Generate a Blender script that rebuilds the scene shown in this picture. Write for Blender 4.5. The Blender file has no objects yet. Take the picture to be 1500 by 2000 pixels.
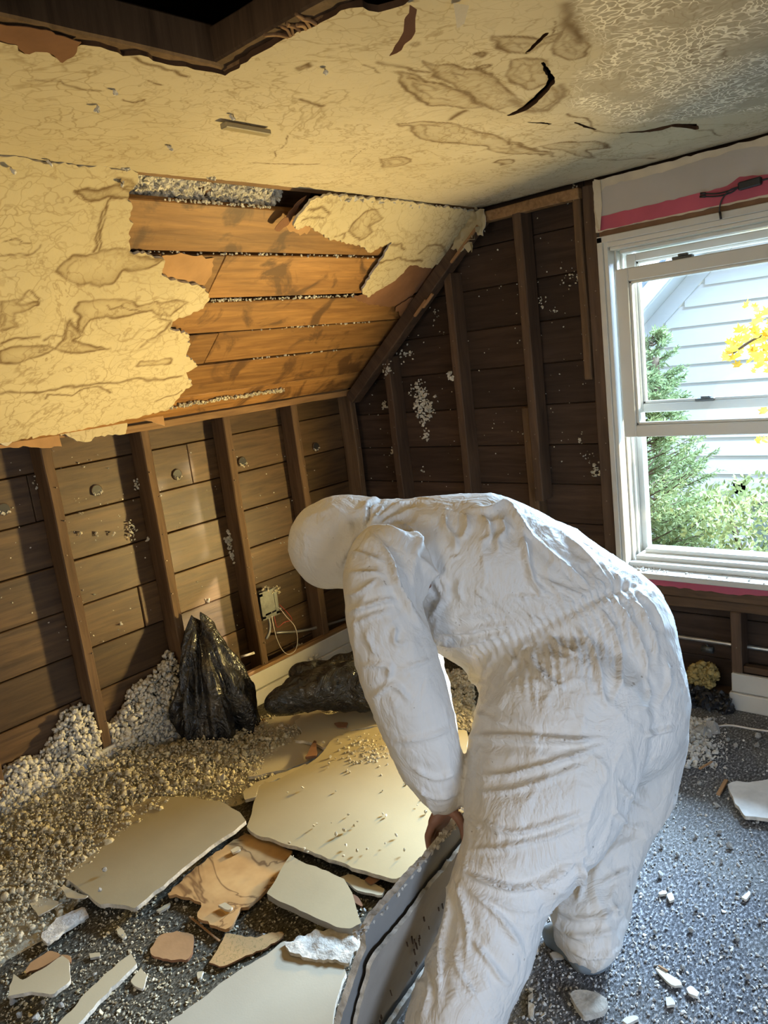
import bpy, bmesh, math, random
import numpy as np
from mathutils import Vector, Matrix, noise as mnoise

random.seed(7)
RNG = np.random.default_rng(7)
scene = bpy.context.scene
COL = scene.collection

# ------------------------------------------------------------------ camera
CAM = np.array([2.7224, -2.8814, 1.4919])
YAW, PIT, ROL, FPX = -0.7311, -0.1996, -0.1229, 1502.47
FW = np.array([math.sin(YAW) * math.cos(PIT), math.cos(YAW) * math.cos(PIT), math.sin(PIT)])
_r0 = np.array([math.cos(YAW), -math.sin(YAW), 0.0])
_u0 = np.cross(_r0, FW)
RT = math.cos(ROL) * _r0 + math.sin(ROL) * _u0
UP = -math.sin(ROL) * _r0 + math.cos(ROL) * _u0
cd = bpy.data.cameras.new('camera')
cam = bpy.data.objects.new('camera', cd)
COL.objects.link(cam)
m = Matrix(((RT[0], UP[0], -FW[0], CAM[0]), (RT[1], UP[1], -FW[1], CAM[1]), (RT[2], UP[2], -FW[2], CAM[2]), (0, 0, 0, 1)))
cam.matrix_world = m
cd.sensor_fit = 'VERTICAL'
cd.sensor_height = 36.0
cd.lens = 36.0 * FPX / 2000.0
cd.clip_start = 0.02
cd.clip_end = 200
scene.camera = cam

# ------------------------------------------------------------------ light of the place
vs = scene.view_settings
vs.view_transform = 'Standard'
vs.look = 'None'
vs.gamma = 1.0
vs.use_curve_mapping = False
vs.exposure = 0.15

world = bpy.data.worlds.new('sky')
scene.world = world
world.use_nodes = True
wn = world.node_tree
wn.nodes.clear()
wo = wn.nodes.new('ShaderNodeOutputWorld')
wb = wn.nodes.new('ShaderNodeBackground')
wt = wn.nodes.new('ShaderNodeTexCoord')
ws = wn.nodes.new('ShaderNodeSeparateXYZ')
wr = wn.nodes.new('ShaderNodeValToRGB')
wr.color_ramp.elements[0].position = 0.0
wr.color_ramp.elements[0].color = (0.86, 0.93, 1.0, 1)
wr.color_ramp.elements[1].position = 0.6
wr.color_ramp.elements[1].color = (0.56, 0.76, 1.0, 1)
wn.links.new(wt.outputs['Generated'], ws.inputs[0])
wn.links.new(ws.outputs['Z'], wr.inputs[0])
wn.links.new(wr.outputs[0], wb.inputs[0])
wb.inputs[1].default_value = 2.4
wn.links.new(wb.outputs[0], wo.inputs[0])

def area_light(name, loc, target, sx, sy, power, color, spread=math.pi):
    d = bpy.data.lights.new(name, 'AREA')
    d.shape = 'RECTANGLE'
    d.size, d.size_y = sx, sy
    d.energy = power
    d.color = color
    d.spread = spread
    o = bpy.data.objects.new(name, d)
    COL.objects.link(o)
    o.location = loc
    o.rotation_euler = (Vector(target) - Vector(loc)).to_track_quat('-Z', 'Y').to_euler()
    return o

# low autumn sun from the right of the gable, through the maple
sd = bpy.data.lights.new('sun', 'SUN')
sd.energy = 10.0
sd.angle = 0.009
sd.color = (1.0, 0.88, 0.66)
SUN_DIR = Vector((-1.8, -1.08, -0.50)).normalized()
so = bpy.data.objects.new('sun', sd)
COL.objects.link(so)
so.rotation_euler = SUN_DIR.to_track_quat('-Z', 'Y').to_euler()
so.location = (6, 4, 6)
# skylight coming in at the far window, and two added fill lights
area_light('daylight_far_window', (2.3, 3.8, 3.1), (2.0, -1.2, 0.2), 2.6, 1.2, 3000, (0.50, 0.72, 1.0))
area_light('added_warm_rear_fill', (2.6, -6.05, 1.35), (2.0, -1.0, 0.4), 0.95, 1.2, 34, (1.0, 0.83, 0.58))  # warm fill added behind the camera to brighten the near sides
area_light('added_blue_side_fill', (4.0, -2.3, 0.9), (1.9, -1.75, 0.15), 1.0, 0.7, 8, (0.55, 0.72, 1.0), math.radians(80))  # blue fill added at the right to brighten legs and floor

# ------------------------------------------------------------------ room measures
HK, HC, XS = 1.32, 2.041, 0.879          # knee wall height, ceiling height, where the slope meets the ceiling
SL = math.hypot(XS, HC - HK)
SE = np.array([XS, 0, HC - HK]) / SL      # up the slope
SN = np.array([SE[2], 0, -SE[0]])         # out of the slope into the room
KO = np.array([0, 0, HK])

def ray(u, v):
    return FW + (u - 750) / FPX * RT - (v - 1000) / FPX * UP
def on_plane(u, v, n, d0):
    d = ray(u, v); n = np.asarray(n, float)
    return CAM + (d0 - n @ CAM) / (n @ d) * d
def fl(u, v, z=0.0): return on_plane(u, v, (0, 0, 1), z)
def kn(u, v, x=0.0): return on_plane(u, v, (1, 0, 0), x)
def ga(u, v, y=0.0): return on_plane(u, v, (0, 1, 0), y)
def at(u, v, t): return CAM + t * ray(u, v)
def sl(u, v, off=0.0):
    """point on the slope as (y, s)"""
    P = on_plane(u, v, SN, SN @ KO + off)
    return np.array([P[1], (P - KO) @ SE])
def ce(u, v):
    P = fl(u, v, HC)
    return P[:2]

# ------------------------------------------------------------------ mesh helpers
def tag(o, label=None, cat=None, group=None, kind=None):
    if label: o['label'] = label
    if cat: o['category'] = cat
    if group: o['group'] = group
    if kind: o['kind'] = kind
    return o
def empty(name, loc=(0, 0, 0), label=None, cat=None, group=None, kind=None):
    o = bpy.data.objects.new(name, None)
    COL.objects.link(o)
    o.location = [float(c) for c in loc]
    o.empty_display_size = 0.05
    return tag(o, label, cat, group, kind)
def origin_of(o):
    p = np.zeros(3)
    while o is not None:
        p = p + np.array(o.location); o = o.parent
    return p
def mesh_obj(name, verts, faces, mats, parent=None, smooth=False, midx=None, world_space=True, attrs=None):
    me = bpy.data.meshes.new(name)
    V = np.asarray(verts, float)
    if parent is not None and world_space:
        V = V - origin_of(parent)
    me.from_pydata(V.tolist(), [], faces if isinstance(faces, list) else faces.tolist())
    if not isinstance(mats, (list, tuple)): mats = [mats]
    for mm in mats: me.materials.append(mm)
    if midx is not None: me.polygons.foreach_set('material_index', np.asarray(midx, np.int32))
    if smooth: me.polygons.foreach_set('use_smooth', np.ones(len(me.polygons), bool))
    if attrs:
        for k, a in attrs.items():
            at_ = me.attributes.new(k, 'FLOAT', 'POINT')
            at_.data.foreach_set('value', np.asarray(a, np.float32))
    me.update()
    o = bpy.data.objects.new(name, me)
    COL.objects.link(o)
    if parent is not None: o.parent = parent
    return o
def link_mesh(name, me, loc, parent=None, rot=None, scale=None):
    o = bpy.data.objects.new(name, me)
    COL.objects.link(o)
    if parent is not None:
        o.parent = parent
        loc = np.asarray(loc, float) - origin_of(parent)
    o.location = [float(c) for c in loc]
    if rot is not None: o.rotation_euler = rot
    if scale is not None: o.scale = scale
    return o

BOXF = [[0, 3, 2, 1], [4, 5, 6, 7], [0, 1, 5, 4], [1, 2, 6, 5], [2, 3, 7, 6], [3, 0, 4, 7]]
def box_vf(lo, hi):
    x0, y0, z0 = lo; x1, y1, z1 = hi
    return [[x0, y0, z0], [x1, y0, z0], [x1, y1, z0], [x0, y1, z0], [x0, y0, z1], [x1, y0, z1], [x1, y1, z1], [x0, y1, z1]], [list(f) for f in BOXF]
def join_vf(parts):
    V, F = [], []
    for v, f in parts:
        n = len(V); V += [list(p) for p in v]; F += [[i + n for i in q] for q in f]
    return V, F
def box(name, lo, hi, mat, parent=None, bev=0.003):
    """chamfered box given by its world corners; object origin at its centre"""
    lo = np.minimum(lo, hi).astype(float) if True else lo
    return beam(name, lo, np.asarray(hi, float), mat, parent, bev)
def beam(name, lo, hi, mat, parent=None, bev=0.003, basis=None, warp=0.0):
    lo = np.asarray(lo, float); hi = np.asarray(hi, float)
    c = (lo + hi) / 2; h = np.abs(hi - lo) / 2
    b = min(bev, 0.45 * h.min())
    bm = bmesh.new()
    vs_, fs_ = box_vf(-h, h)
    bv = [bm.verts.new(p) for p in vs_]
    for f in fs_: bm.faces.new([bv[i] for i in f])
    if b > 0: bmesh.ops.bevel(bm, geom=list(bm.edges), offset=b, segments=1, affect='EDGES', profile=0.5)
    if warp > 0:
        L = int(np.argmax(h))
        geom = list(bm.edges)
        bmesh.ops.subdivide_edges(bm, edges=[e for e in bm.edges if abs(abs(e.verts[0].co[L] - e.verts[1].co[L]) - 2 * h[L]) < 3 * b + 1e-4], cuts=max(2, int(h[L] * 2 / 0.09)), use_grid_fill=True)
        sd_ = random.random() * 50
        for v in bm.verts:
            q = v.co * 4.0 + Vector((sd_, sd_ * .7, 0))
            nn = mnoise.noise_vector(q)
            n2 = mnoise.noise_vector(v.co * 25.0 + Vector((sd_, 0, 0)))
            v.co += nn * warp + n2 * warp * 0.25
    me = bpy.data.meshes.new(name)
    bm.to_mesh(me); bm.free()
    me.materials.append(mat)
    o = bpy.data.objects.new(name, me)
    COL.objects.link(o)
    if parent is not None:
        o.parent = parent
    if basis is None:
        loc = c - (origin_of(parent) if parent is not None else 0)
        o.location = [float(x) for x in loc]
    else:
        # basis: (origin, ax, ay, az) with lo/hi in that frame
        O, ax, ay, az = [np.asarray(q, float) for q in basis]
        w = O + c[0] * ax + c[1] * ay + c[2] * az - (origin_of(parent) if parent is not None else 0)
        o.matrix_local = Matrix(((ax[0], ay[0], az[0], w[0]), (ax[1], ay[1], az[1], w[1]), (ax[2], ay[2], az[2], w[2]), (0, 0, 0, 1)))
    return o
def catmull(P, n=8):
    P = np.asarray(P, float)
    if len(P) < 3: return P
    Q = np.vstack([2 * P[0] - P[1], P, 2 * P[-1] - P[-2]])
    out = []
    for i in range(1, len(Q) - 2):
        p0, p1, p2, p3 = Q[i - 1], Q[i], Q[i + 1], Q[i + 2]
        for k in range(n):
            t = k / n
            out.append(0.5 * (2 * p1 + (p2 - p0) * t + (2 * p0 - 5 * p1 + 4 * p2 - p3) * t * t + (3 * p1 - p0 - 3 * p2 + p3) * t ** 3))
    out.append(P[-1])
    return np.array(out)
def tube_vf(P, r, seg=8):
    P = np.asarray(P, float); n = len(P)
    r = np.full(n, r) if np.isscalar(r) else np.asarray(r, float)
    T = np.gradient(P, axis=0); T /= np.linalg.norm(T, axis=1)[:, None] + 1e-9
    up = np.array([0, 0, 1.0]) if abs(T[0][2]) < .9 else np.array([1.0, 0, 0])
    N = np.cross(T[0], up); N /= np.linalg.norm(N)
    V, F = [], []
    for i in range(n):
        N = N - T[i] * (N @ T[i]); N /= np.linalg.norm(N) + 1e-9
        B = np.cross(T[i], N)
        for k in range(seg):
            a = 2 * math.pi * k / seg
            V.append(P[i] + r[i] * (math.cos(a) * N + math.sin(a) * B))
    for i in range(n - 1):
        for k in range(seg):
            F.append([i * seg + k, i * seg + (k + 1) % seg, (i + 1) * seg + (k + 1) % seg, (i + 1) * seg + k])
    F.append(list(range(seg))[::-1]); F.append([(n - 1) * seg + k for k in range(seg)])
    return V, F
def tube(name, P, r, mat, parent=None, seg=8, curve=True):
    V, F = tube_vf(catmull(P) if curve else P, r, seg)
    return mesh_obj(name, V, F, mat, parent, smooth=True)

def jag(poly, amp, seg, closed=True, seed=0):
    rs = np.random.default_rng(seed + len(poly))
    P = np.asarray(poly, float); out = []
    n = len(P)
    for i in range(n if closed else n - 1):
        a, b = P[i], P[(i + 1) % n]
        L = np.linalg.norm(b - a); k = max(1, int(round(L / seg)))
        d = (b - a) / max(L, 1e-9); nn = np.array([-d[1], d[0]])
        out.append(a)
        for j in range(1, k):
            out.append(a + (b - a) * (j + rs.uniform(-.25, .25)) / k + nn * rs.normal(0, amp))
    if not closed: out.append(P[-1])
    return np.array(out)
def inside(poly, X, Y):
    poly = np.asarray(poly); c = np.zeros(X.shape, bool); n = len(poly)
    j = n - 1
    for i in range(n):
        xi, yi = poly[i]; xj, yj = poly[j]
        if yi != yj:
            k = ((yi > Y) != (yj > Y)) & (X < (xj - xi) * (Y - yi) / (yj - yi) + xi)
            c ^= k
        j = i
    return c
def seg_dist(poly, X, Y, closed=True, want_pt=False):
    P = np.asarray(poly, float); n = len(P)
    best = np.full(X.shape, 1e9); bx = X.copy(); by = Y.copy(); arc = np.zeros(X.shape); acc = 0.0
    for i in range(n if closed else n - 1):
        a, b = P[i], P[(i + 1) % n]; d = b - a; L2 = d @ d + 1e-12
        t = np.clip(((X - a[0]) * d[0] + (Y - a[1]) * d[1]) / L2, 0, 1)
        qx = a[0] + t * d[0]; qy = a[1] + t * d[1]
        dd = np.hypot(X - qx, Y - qy); k = dd < best
        best[k] = dd[k]; bx[k] = qx[k]; by[k] = qy[k]; arc[k] = (acc + t * math.sqrt(L2))[k]
        acc += math.sqrt(L2)
    if want_pt: return best, bx, by, arc
    return best
def vnoise(X, Y, Z, sc, oct_=3, seed=0):
    """cheap value noise, vectorised"""
    out = np.zeros(np.shape(X)); amp = 1.0; tot = 0
    for o in range(oct_):
        f = sc * 2 ** o
        x, y, z = X * f + 17.3 * seed + 5.1 * o, Y * f + 3.7 * seed, Z * f + 11.9 * seed
        xi, yi, zi = np.floor(x).astype(np.int64), np.floor(y).astype(np.int64), np.floor(z).astype(np.int64)
        fx, fy, fz = x - xi, y - yi, z - zi
        fx = fx * fx * (3 - 2 * fx); fy = fy * fy * (3 - 2 * fy); fz = fz * fz * (3 - 2 * fz)
        def h(a, b, c):
            k = (a * 73856093) ^ (b * 19349663) ^ (c * 83492791) ^ (seed * 2654435 + o * 97)
            k = (k ^ (k >> 13)) * 1274126177
            return ((k ^ (k >> 16)) & 0xffff) / 32767.5 - 1
        v = 0
        for dx in (0, 1):
            for dy in (0, 1):
                for dz in (0, 1):
                    w = (fx if dx else 1 - fx) * (fy if dy else 1 - fy) * (fz if dz else 1 - fz)
                    v = v + w * h(xi + dx, yi + dy, zi + dz)
        out = out + amp * v; tot += amp; amp *= .5
    return out / tot
def grid_sheet(name, to3d, nrm, outer, holes, step, thick, mats, parent=None, disp=None, attr_fn=None, smooth=True, backside=True):
    """a thin sheet filling a 2-D outline, meshed finely; to3d(A,B)->(n,3) points, nrm faces the room"""
    outer = np.asarray(outer, float)
    a0, b0 = outer.min(0) - step; a1, b1 = outer.max(0) + step
    na, nb = int((a1 - a0) / step) + 2, int((b1 - b0) / step) + 2
    A, B = np.meshgrid(a0 + np.arange(na) * step, b0 + np.arange(nb) * step, indexing='ij')
    cA, cB = A[:-1, :-1] + step / 2, B[:-1, :-1] + step / 2
    keep = inside(outer, cA, cB)
    for h in holes: keep &= ~inside(h, cA, cB)
    idx = np.arange(na * nb).reshape(na, nb)
    ii, jj = np.nonzero(keep)
    Q = np.stack([idx[ii, jj], idx[ii + 1, jj], idx[ii + 1, jj + 1], idx[ii, jj + 1]], 1)
    used, inv = np.unique(Q, return_inverse=True)
    Q = inv.reshape(Q.shape)
    fa, fb = A.ravel()[used].copy(), B.ravel()[used].copy()
    E = np.concatenate([Q[:, [0, 1]], Q[:, [1, 2]], Q[:, [2, 3]], Q[:, [3, 0]]])
    key = np.sort(E, 1); kk = key[:, 0].astype(np.int64) * len(used) + key[:, 1]
    u, first, cnt = np.unique(kk, return_index=True, return_counts=True)
    BE = E[first[cnt == 1]]
    bv = np.unique(BE)
    d, qx, qy, _ = seg_dist(outer, fa[bv], fb[bv], True, True)
    for h in holes:
        d2, x2, y2, _ = seg_dist(h, fa[bv], fb[bv], True, True)
        k = d2 < d; d[k] = d2[k]; qx[k] = x2[k]; qy[k] = y2[k]
    k = d < 0.95 * step
    fa[bv[k]] = qx[k]; fb[bv[k]] = qy[k]
    P = to3d(fa, fb); nrm = np.asarray(nrm, float)
    D = disp(fa, fb) if disp is not None else np.zeros(len(fa))
    front = P + nrm * D[:, None]; back = front - nrm * thick
    n = len(fa)
    c = np.cross(front[Q[0, 1]] - front[Q[0, 0]], front[Q[0, 2]] - front[Q[0, 0]])
    if c @ nrm < 0: Q = Q[:, ::-1]; BE = BE[:, ::-1]
    bvi = np.unique(BE); rem = np.full(n, -1); rem[bvi] = np.arange(len(bvi)); nb_ = len(bvi); SB = rem[BE]
    F = np.concatenate([Q, Q[:, ::-1] + n, np.stack([SB[:, 1], SB[:, 0], SB[:, 0] + nb_, SB[:, 1] + nb_], 1) + 2 * n])
    mi = np.concatenate([np.zeros(len(Q)), np.ones(len(Q)) * (1 if len(mats) < 3 else 2), np.ones(len(BE))]).astype(int)
    if not backside:
        sel = np.concatenate([np.ones(len(Q), bool), np.zeros(len(Q), bool), np.ones(len(BE), bool)]); F = F[sel]; mi = mi[sel]
    at_ = None
    if attr_fn is not None:
        at_ = {k_: np.concatenate([v_, v_, v_[bvi], v_[bvi]]) for k_, v_ in attr_fn(fa, fb).items()}
    return mesh_obj(name, np.concatenate([front, back, front[bvi], back[bvi]]), F, mats, parent, smooth, mi, True, at_)

ICO = []
def _icos(sub, jit, n):
    out = []
    for k in range(n):
        bm = bmesh.new(); bmesh.ops.create_icosphere(bm, subdivisions=sub, radius=1.0)
        V = np.array([v.co[:] for v in bm.verts]); F = np.array([[v.index for v in f.verts] for f in bm.faces])
        bm.free()
        V *= 1 + RNG.normal(0, jit, (len(V), 1)); out.append((V, F))
    return out
LUMPS = _icos(2, 0.33, 6)
CRUMBS = _icos(1, 0.25, 5)
FLAKES = []
for _k in range(5):
    n_ = random.choice([4, 5, 6])
    a_ = np.sort(RNG.uniform(0, 2 * np.pi, n_)); r_ = RNG.uniform(.6, 1.1, n_)
    v_ = [[r_[i] * math.cos(a_[i]), r_[i] * math.sin(a_[i]), z] for z in (-.12, .12) for i in range(n_)]
    f_ = []
    for i in range(1, n_ - 1): f_ += [[n_, n_ + i, n_ + i + 1], [0, i + 1, i]]
    for i in range(n_): f_ += [[i, (i + 1) % n_, n_ + (i + 1) % n_], [i, n_ + (i + 1) % n_, n_ + i]]
    FLAKES.append((np.array(v_), np.array(f_)))
def scatter(name, pts, sizes, bases, mat, parent=None, flat=(1, 1, 1), tumble=1.0, smooth=False):
    V, F, n = [], [], 0
    for i, (p, s) in enumerate(zip(pts, sizes)):
        bv, bf = bases[i % len(bases)]
        ax = RNG.normal(0, 1, 3); ax /= np.linalg.norm(ax); an = RNG.uniform(0, 2 * np.pi)
        Rz = np.array(Matrix.Rotation(RNG.uniform(0, 2 * np.pi), 3, 'Z'))
        Rt = np.array(Matrix.Rotation(an * tumble if tumble >= 1 else RNG.normal(0, tumble), 3, Vector(ax)))
        W = ((bv * np.array(flat) * RNG.uniform(.7, 1.3, 3)) @ Rt.T @ Rz.T) * s + p
        V.append(W); F.append(bf + n); n += len(bv)
    return mesh_obj(name, np.concatenate(V), np.concatenate(F), mat, parent, smooth)
def copy_tree(o, parent=None):
    c = o.copy(); COL.objects.link(c); c.parent = parent
    for ch in list(o.children): copy_tree(ch, c)
    return c

# ------------------------------------------------------------------ materials
class NT:
    def __init__(s, name, rough=0.8, spec=0.3):
        s.m = bpy.data.materials.new(name); s.m.use_nodes = True
        s.t = s.m.node_tree; s.b = s.t.nodes['Principled BSDF']
        s.b.inputs['Roughness'].default_value = rough
        s.b.inputs['Specular IOR Level'].default_value = spec
        s._c = None
    def n(s, kind, **kw):
        x = s.t.nodes.new('ShaderNode' + kind)
        for k, v in kw.items(): setattr(x, k, v)
        return x
    def l(s, a, b): s.t.links.new(a, b); return s
    def coord(s, which='Object', scale=(1, 1, 1), rnd=True, rot=(0, 0, 0)):
        tc = s.n('TexCoord'); mp = s.n('Mapping'); mp.inputs['Scale'].default_value = scale
        mp.inputs['Rotation'].default_value = rot
        s.l(tc.outputs[which], mp.inputs[0])
        if rnd:
            oi = s.n('ObjectInfo'); mu = s.n('VectorMath', operation='SCALE'); cx = s.n('CombineXYZ')
            for k in range(3): s.l(oi.outputs['Random'], cx.inputs[k])
            s.l(cx.outputs[0], mu.inputs[0]); mu.inputs['Scale'].default_value = 37.0
            s.l(mu.outputs[0], mp.inputs['Location'])
        return mp.outputs[0]
    def noise(s, vec, scale, detail=4, rough=.6, dist=0.0):
        x = s.n('TexNoise'); x.inputs['Scale'].default_value = scale; x.inputs['Detail'].default_value = detail
        x.inputs['Roughness'].default_value = rough; x.inputs['Distortion'].default_value = dist
        s.l(vec, x.inputs['Vector']); return x.outputs['Fac']
    def voro(s, vec, scale, feature='DISTANCE_TO_EDGE', rnd=1.0):
        x = s.n('TexVoronoi', feature=feature); x.inputs['Scale'].default_value = scale
        x.inputs['Randomness'].default_value = rnd
        s.l(vec, x.inputs['Vector']); return x.outputs['Distance']
    def ramp(s, fac, stops, interp='LINEAR'):
        x = s.n('ValToRGB'); cr = x.color_ramp; cr.interpolation = interp
        while len(cr.elements) < len(stops): cr.elements.new(0.5)
        for e, (p, c) in zip(cr.elements, stops):
            e.position = p
            c = (c, c, c) if isinstance(c, (int, float)) else c
            e.color = (*c, 1)
        s.l(fac, x.inputs[0]); return x.outputs[0]
    def mix(s, fac, a, b, mode='MIX'):
        x = s.n('MixRGB', blend_type=mode)
        for inp, v in zip(x.inputs, (fac, a, b)):
            if isinstance(v, (int, float)): inp.default_value = v if inp.type == 'VALUE' else (v, v, v, 1)
            elif isinstance(v, tuple): inp.default_value = (*v, 1)
            else: s.l(v, inp)
        return x.outputs[0]
    def math(s, op, a, b=0.0):
        x = s.n('Math', operation=op)
        for inp, v in zip(x.inputs, (a, b)):
            if isinstance(v, (int, float)): inp.default_value = v
            else: s.l(v, inp)
        return x.outputs[0]
    def attr(s, name):
        x = s.n('Attribute'); x.attribute_name = name; return x.outputs['Fac']
    def col(s, c):
        if isinstance(c, tuple): s.b.inputs['Base Color'].default_value = (*c, 1)
        else: s.l(c, s.b.inputs['Base Color'])
        return s
    def bump(s, h, strength=.4, dist=.01):
        x = s.n('Bump'); x.inputs['Strength'].default_value = strength; x.inputs['Distance'].default_value = dist
        s.l(h, x.inputs['Height'])
        if s._c is not None: s.l(s._c, x.inputs['Normal'])
        s._c = x.outputs[0]; s.l(s._c, s.b.inputs['Normal']); return s

def wood(name, dark, light, axis, rough=.75, var=.35, spec=.25, stain=None, knots=True):
    s = NT(name, rough, spec)
    sc = [14, 14, 14]; sc[axis] = 1.1
    v = s.coord('Object', tuple(sc))
    v2 = s.coord('Object', tuple([3.0 if k != axis else .8 for k in range(3)]))
    g = s.noise(v, 3.0, 6, .65, .6)
    big = s.noise(v2, 1.5, 3, .5, 1.2)
    c = s.ramp(g, [(.25, dark), (.75, light)])
    oi = s.n('ObjectInfo')
    hv = s.ramp(oi.outputs['Random'], [(0, 1 - var), (1, 1 + var * .5)])
    c = s.mix(1.0, c, hv, 'MULTIPLY')
    c = s.mix(.6, c, s.ramp(big, [(.35, .55), (.65, 1.0)]), 'MULTIPLY')
    if stain:
        v3 = s.coord('Object', (2.5, 2.5, 2.5))
        st = s.ramp(s.noise(v3, 2.2, 5, .6, .8), [(.52, 0.0), (.62, 1.0)])
        c = s.mix(s.math('MULTIPLY', st, .8), c, stain)
    s.col(c).bump(g, .25, .004)
    return s.m
def plain(name, c, rough=.7, spec=.3, var=.12, scale=6, bumpy=.0, bscale=60, metal=0.0):
    s = NT(name, rough, spec)
    v = s.coord('Object', (1, 1, 1))
    n = s.noise(v, scale, 5, .6)
    s.col(s.mix(1.0, c, s.ramp(n, [(.3, 1 - var * 2), (.7, 1 + var * .3)]), 'MULTIPLY'))
    if bumpy: s.bump(s.noise(v, bscale, 4, .6), bumpy, .004)
    s.b.inputs['Metallic'].default_value = metal
    return s.m

M = {}
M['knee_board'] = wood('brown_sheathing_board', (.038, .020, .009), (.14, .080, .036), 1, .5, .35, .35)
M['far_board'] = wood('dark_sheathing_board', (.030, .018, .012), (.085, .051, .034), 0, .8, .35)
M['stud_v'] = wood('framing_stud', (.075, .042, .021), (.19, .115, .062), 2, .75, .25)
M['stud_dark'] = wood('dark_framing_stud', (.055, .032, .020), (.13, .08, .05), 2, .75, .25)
M['plank_x'] = wood('framing_lumber_across', (.07, .04, .024), (.17, .10, .055), 0, .75, .2)
M['plank_y'] = wood('framing_lumber_along', (.14, .075, .033), (.36, .21, .095), 1, .7, .2)
M['slope_board'] = wood('amber_ceiling_board', (.14, .060, .018), (.36, .185, .058), 1, .55, .3, .3, stain=(.065, .030, .012))
M['attic_wood'] = wood('attic_lumber', (.05, .026, .014), (.14, .075, .036), 1, .8, .2)
M['sliver'] = wood('split_wood', (.25, .13, .06), (.45, .27, .13), 0, .8, .2)
M['kraft'] = plain('brown_kraft_paper', (.23, .115, .062), .85, .15, .18, 5, .2, 40)
M['kraft_light'] = plain('tan_kraft_paper', (.42, .245, .115), .85, .15, .15, 6, .2, 40)
M['torn_edge'] = plain('dark_torn_paper_edge', (.11, .062, .035), .9, .1, .2, 12, .3, 60)
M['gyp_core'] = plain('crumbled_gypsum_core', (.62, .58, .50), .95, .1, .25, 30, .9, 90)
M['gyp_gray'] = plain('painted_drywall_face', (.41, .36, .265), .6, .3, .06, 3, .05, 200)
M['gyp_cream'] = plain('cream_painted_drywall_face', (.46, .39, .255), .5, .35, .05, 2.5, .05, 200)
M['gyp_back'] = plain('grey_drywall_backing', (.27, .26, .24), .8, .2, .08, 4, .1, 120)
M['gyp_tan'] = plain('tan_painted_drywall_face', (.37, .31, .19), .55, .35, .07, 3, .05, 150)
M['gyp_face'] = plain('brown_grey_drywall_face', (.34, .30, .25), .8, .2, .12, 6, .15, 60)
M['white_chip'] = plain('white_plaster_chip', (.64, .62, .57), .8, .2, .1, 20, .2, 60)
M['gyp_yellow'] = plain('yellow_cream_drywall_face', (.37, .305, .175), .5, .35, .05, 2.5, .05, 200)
M['white_trim'] = plain('white_painted_trim', (.55, .53, .48), .45, .4, .08, 5)
M['white_vinyl'] = plain('white_window_vinyl', (.60, .58, .52), .35, .45, .05, 4)
M['greige'] = plain('greige_wall_paint', (.44, .40, .355), .7, .25, .05, 4, .1, 150)
M['cream_mud'] = plain('cream_joint_compound', (.60, .53, .40), .85, .15, .1, 8, .3, 60)
M['pink'] = plain('raspberry_paint', (.46, .085, .13), .5, .35, .1, 6, .15, 60)
M['brown_strip'] = plain('bare_brown_wood', (.20, .11, .06), .8, .2, .2, 8)
M['metal'] = plain('galvanised_steel', (.55, .55, .54), .38, .5, .15, 20, .0, 60, .85)
M['box_metal'] = plain('dusty_steel_box', (.13, .135, .13), .5, .5, .25, 25, .2, 60, .6)
M['nail'] = plain('steel_nail', (.30, .24, .18), .5, .5, .2, 50, 0, 60, .7)
M['black_rubber'] = plain('black_rubber', (.02, .02, .022), .45, .4, .1)
M['wire_white'] = plain('white_wire_jacket', (.66, .60, .52), .5, .3, .05)
M['wire_red'] = plain('red_wire_jacket', (.35, .03, .02), .5, .3, .05)
M['skin'] = plain('brown_skin', (.29, .15, .105), .5, .35, .12, 30, .25, 180)
M['nailskin'] = plain('fingernail', (.36, .21, .16), .35, .4, .05)
M['batt'] = plain('yellow_glass_wool', (.50, .37, .14), .95, .05, .3, 18, 1.0, 40)
M['lamp_body'] = plain('work_light_yellow_body', (.55, .38, .02), .5, .4, .05)
M['boot_gray'] = plain('grey_overshoe', (.22, .26, .29), .5, .35, .15, 12, .2, 40)

def mk_insul(name, c1, c2):
    s = NT(name, .95, .1)
    v = s.coord('Object')
    n = s.noise(v, 55, 4, .7); b = s.noise(v, 6, 3, .5)
    c = s.ramp(n, [(.3, c1), (.68, c2)])
    c = s.mix(.5, c, s.ramp(b, [(.35, .6), (.65, 1.05)]), 'MULTIPLY')
    s.col(c).bump(n, .8, .006)
    return s.m
M['insul'] = mk_insul('grey_cellulose_insulation', (.42, .39, .32), (.74, .70, .60))
M['insul_dusty'] = mk_insul('dusty_loose_insulation', (.34, .30, .20), (.66, .59, .44))
M['crumb'] = mk_insul('plaster_crumbs', (.44, .42, .38), (.74, .72, .67))

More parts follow.
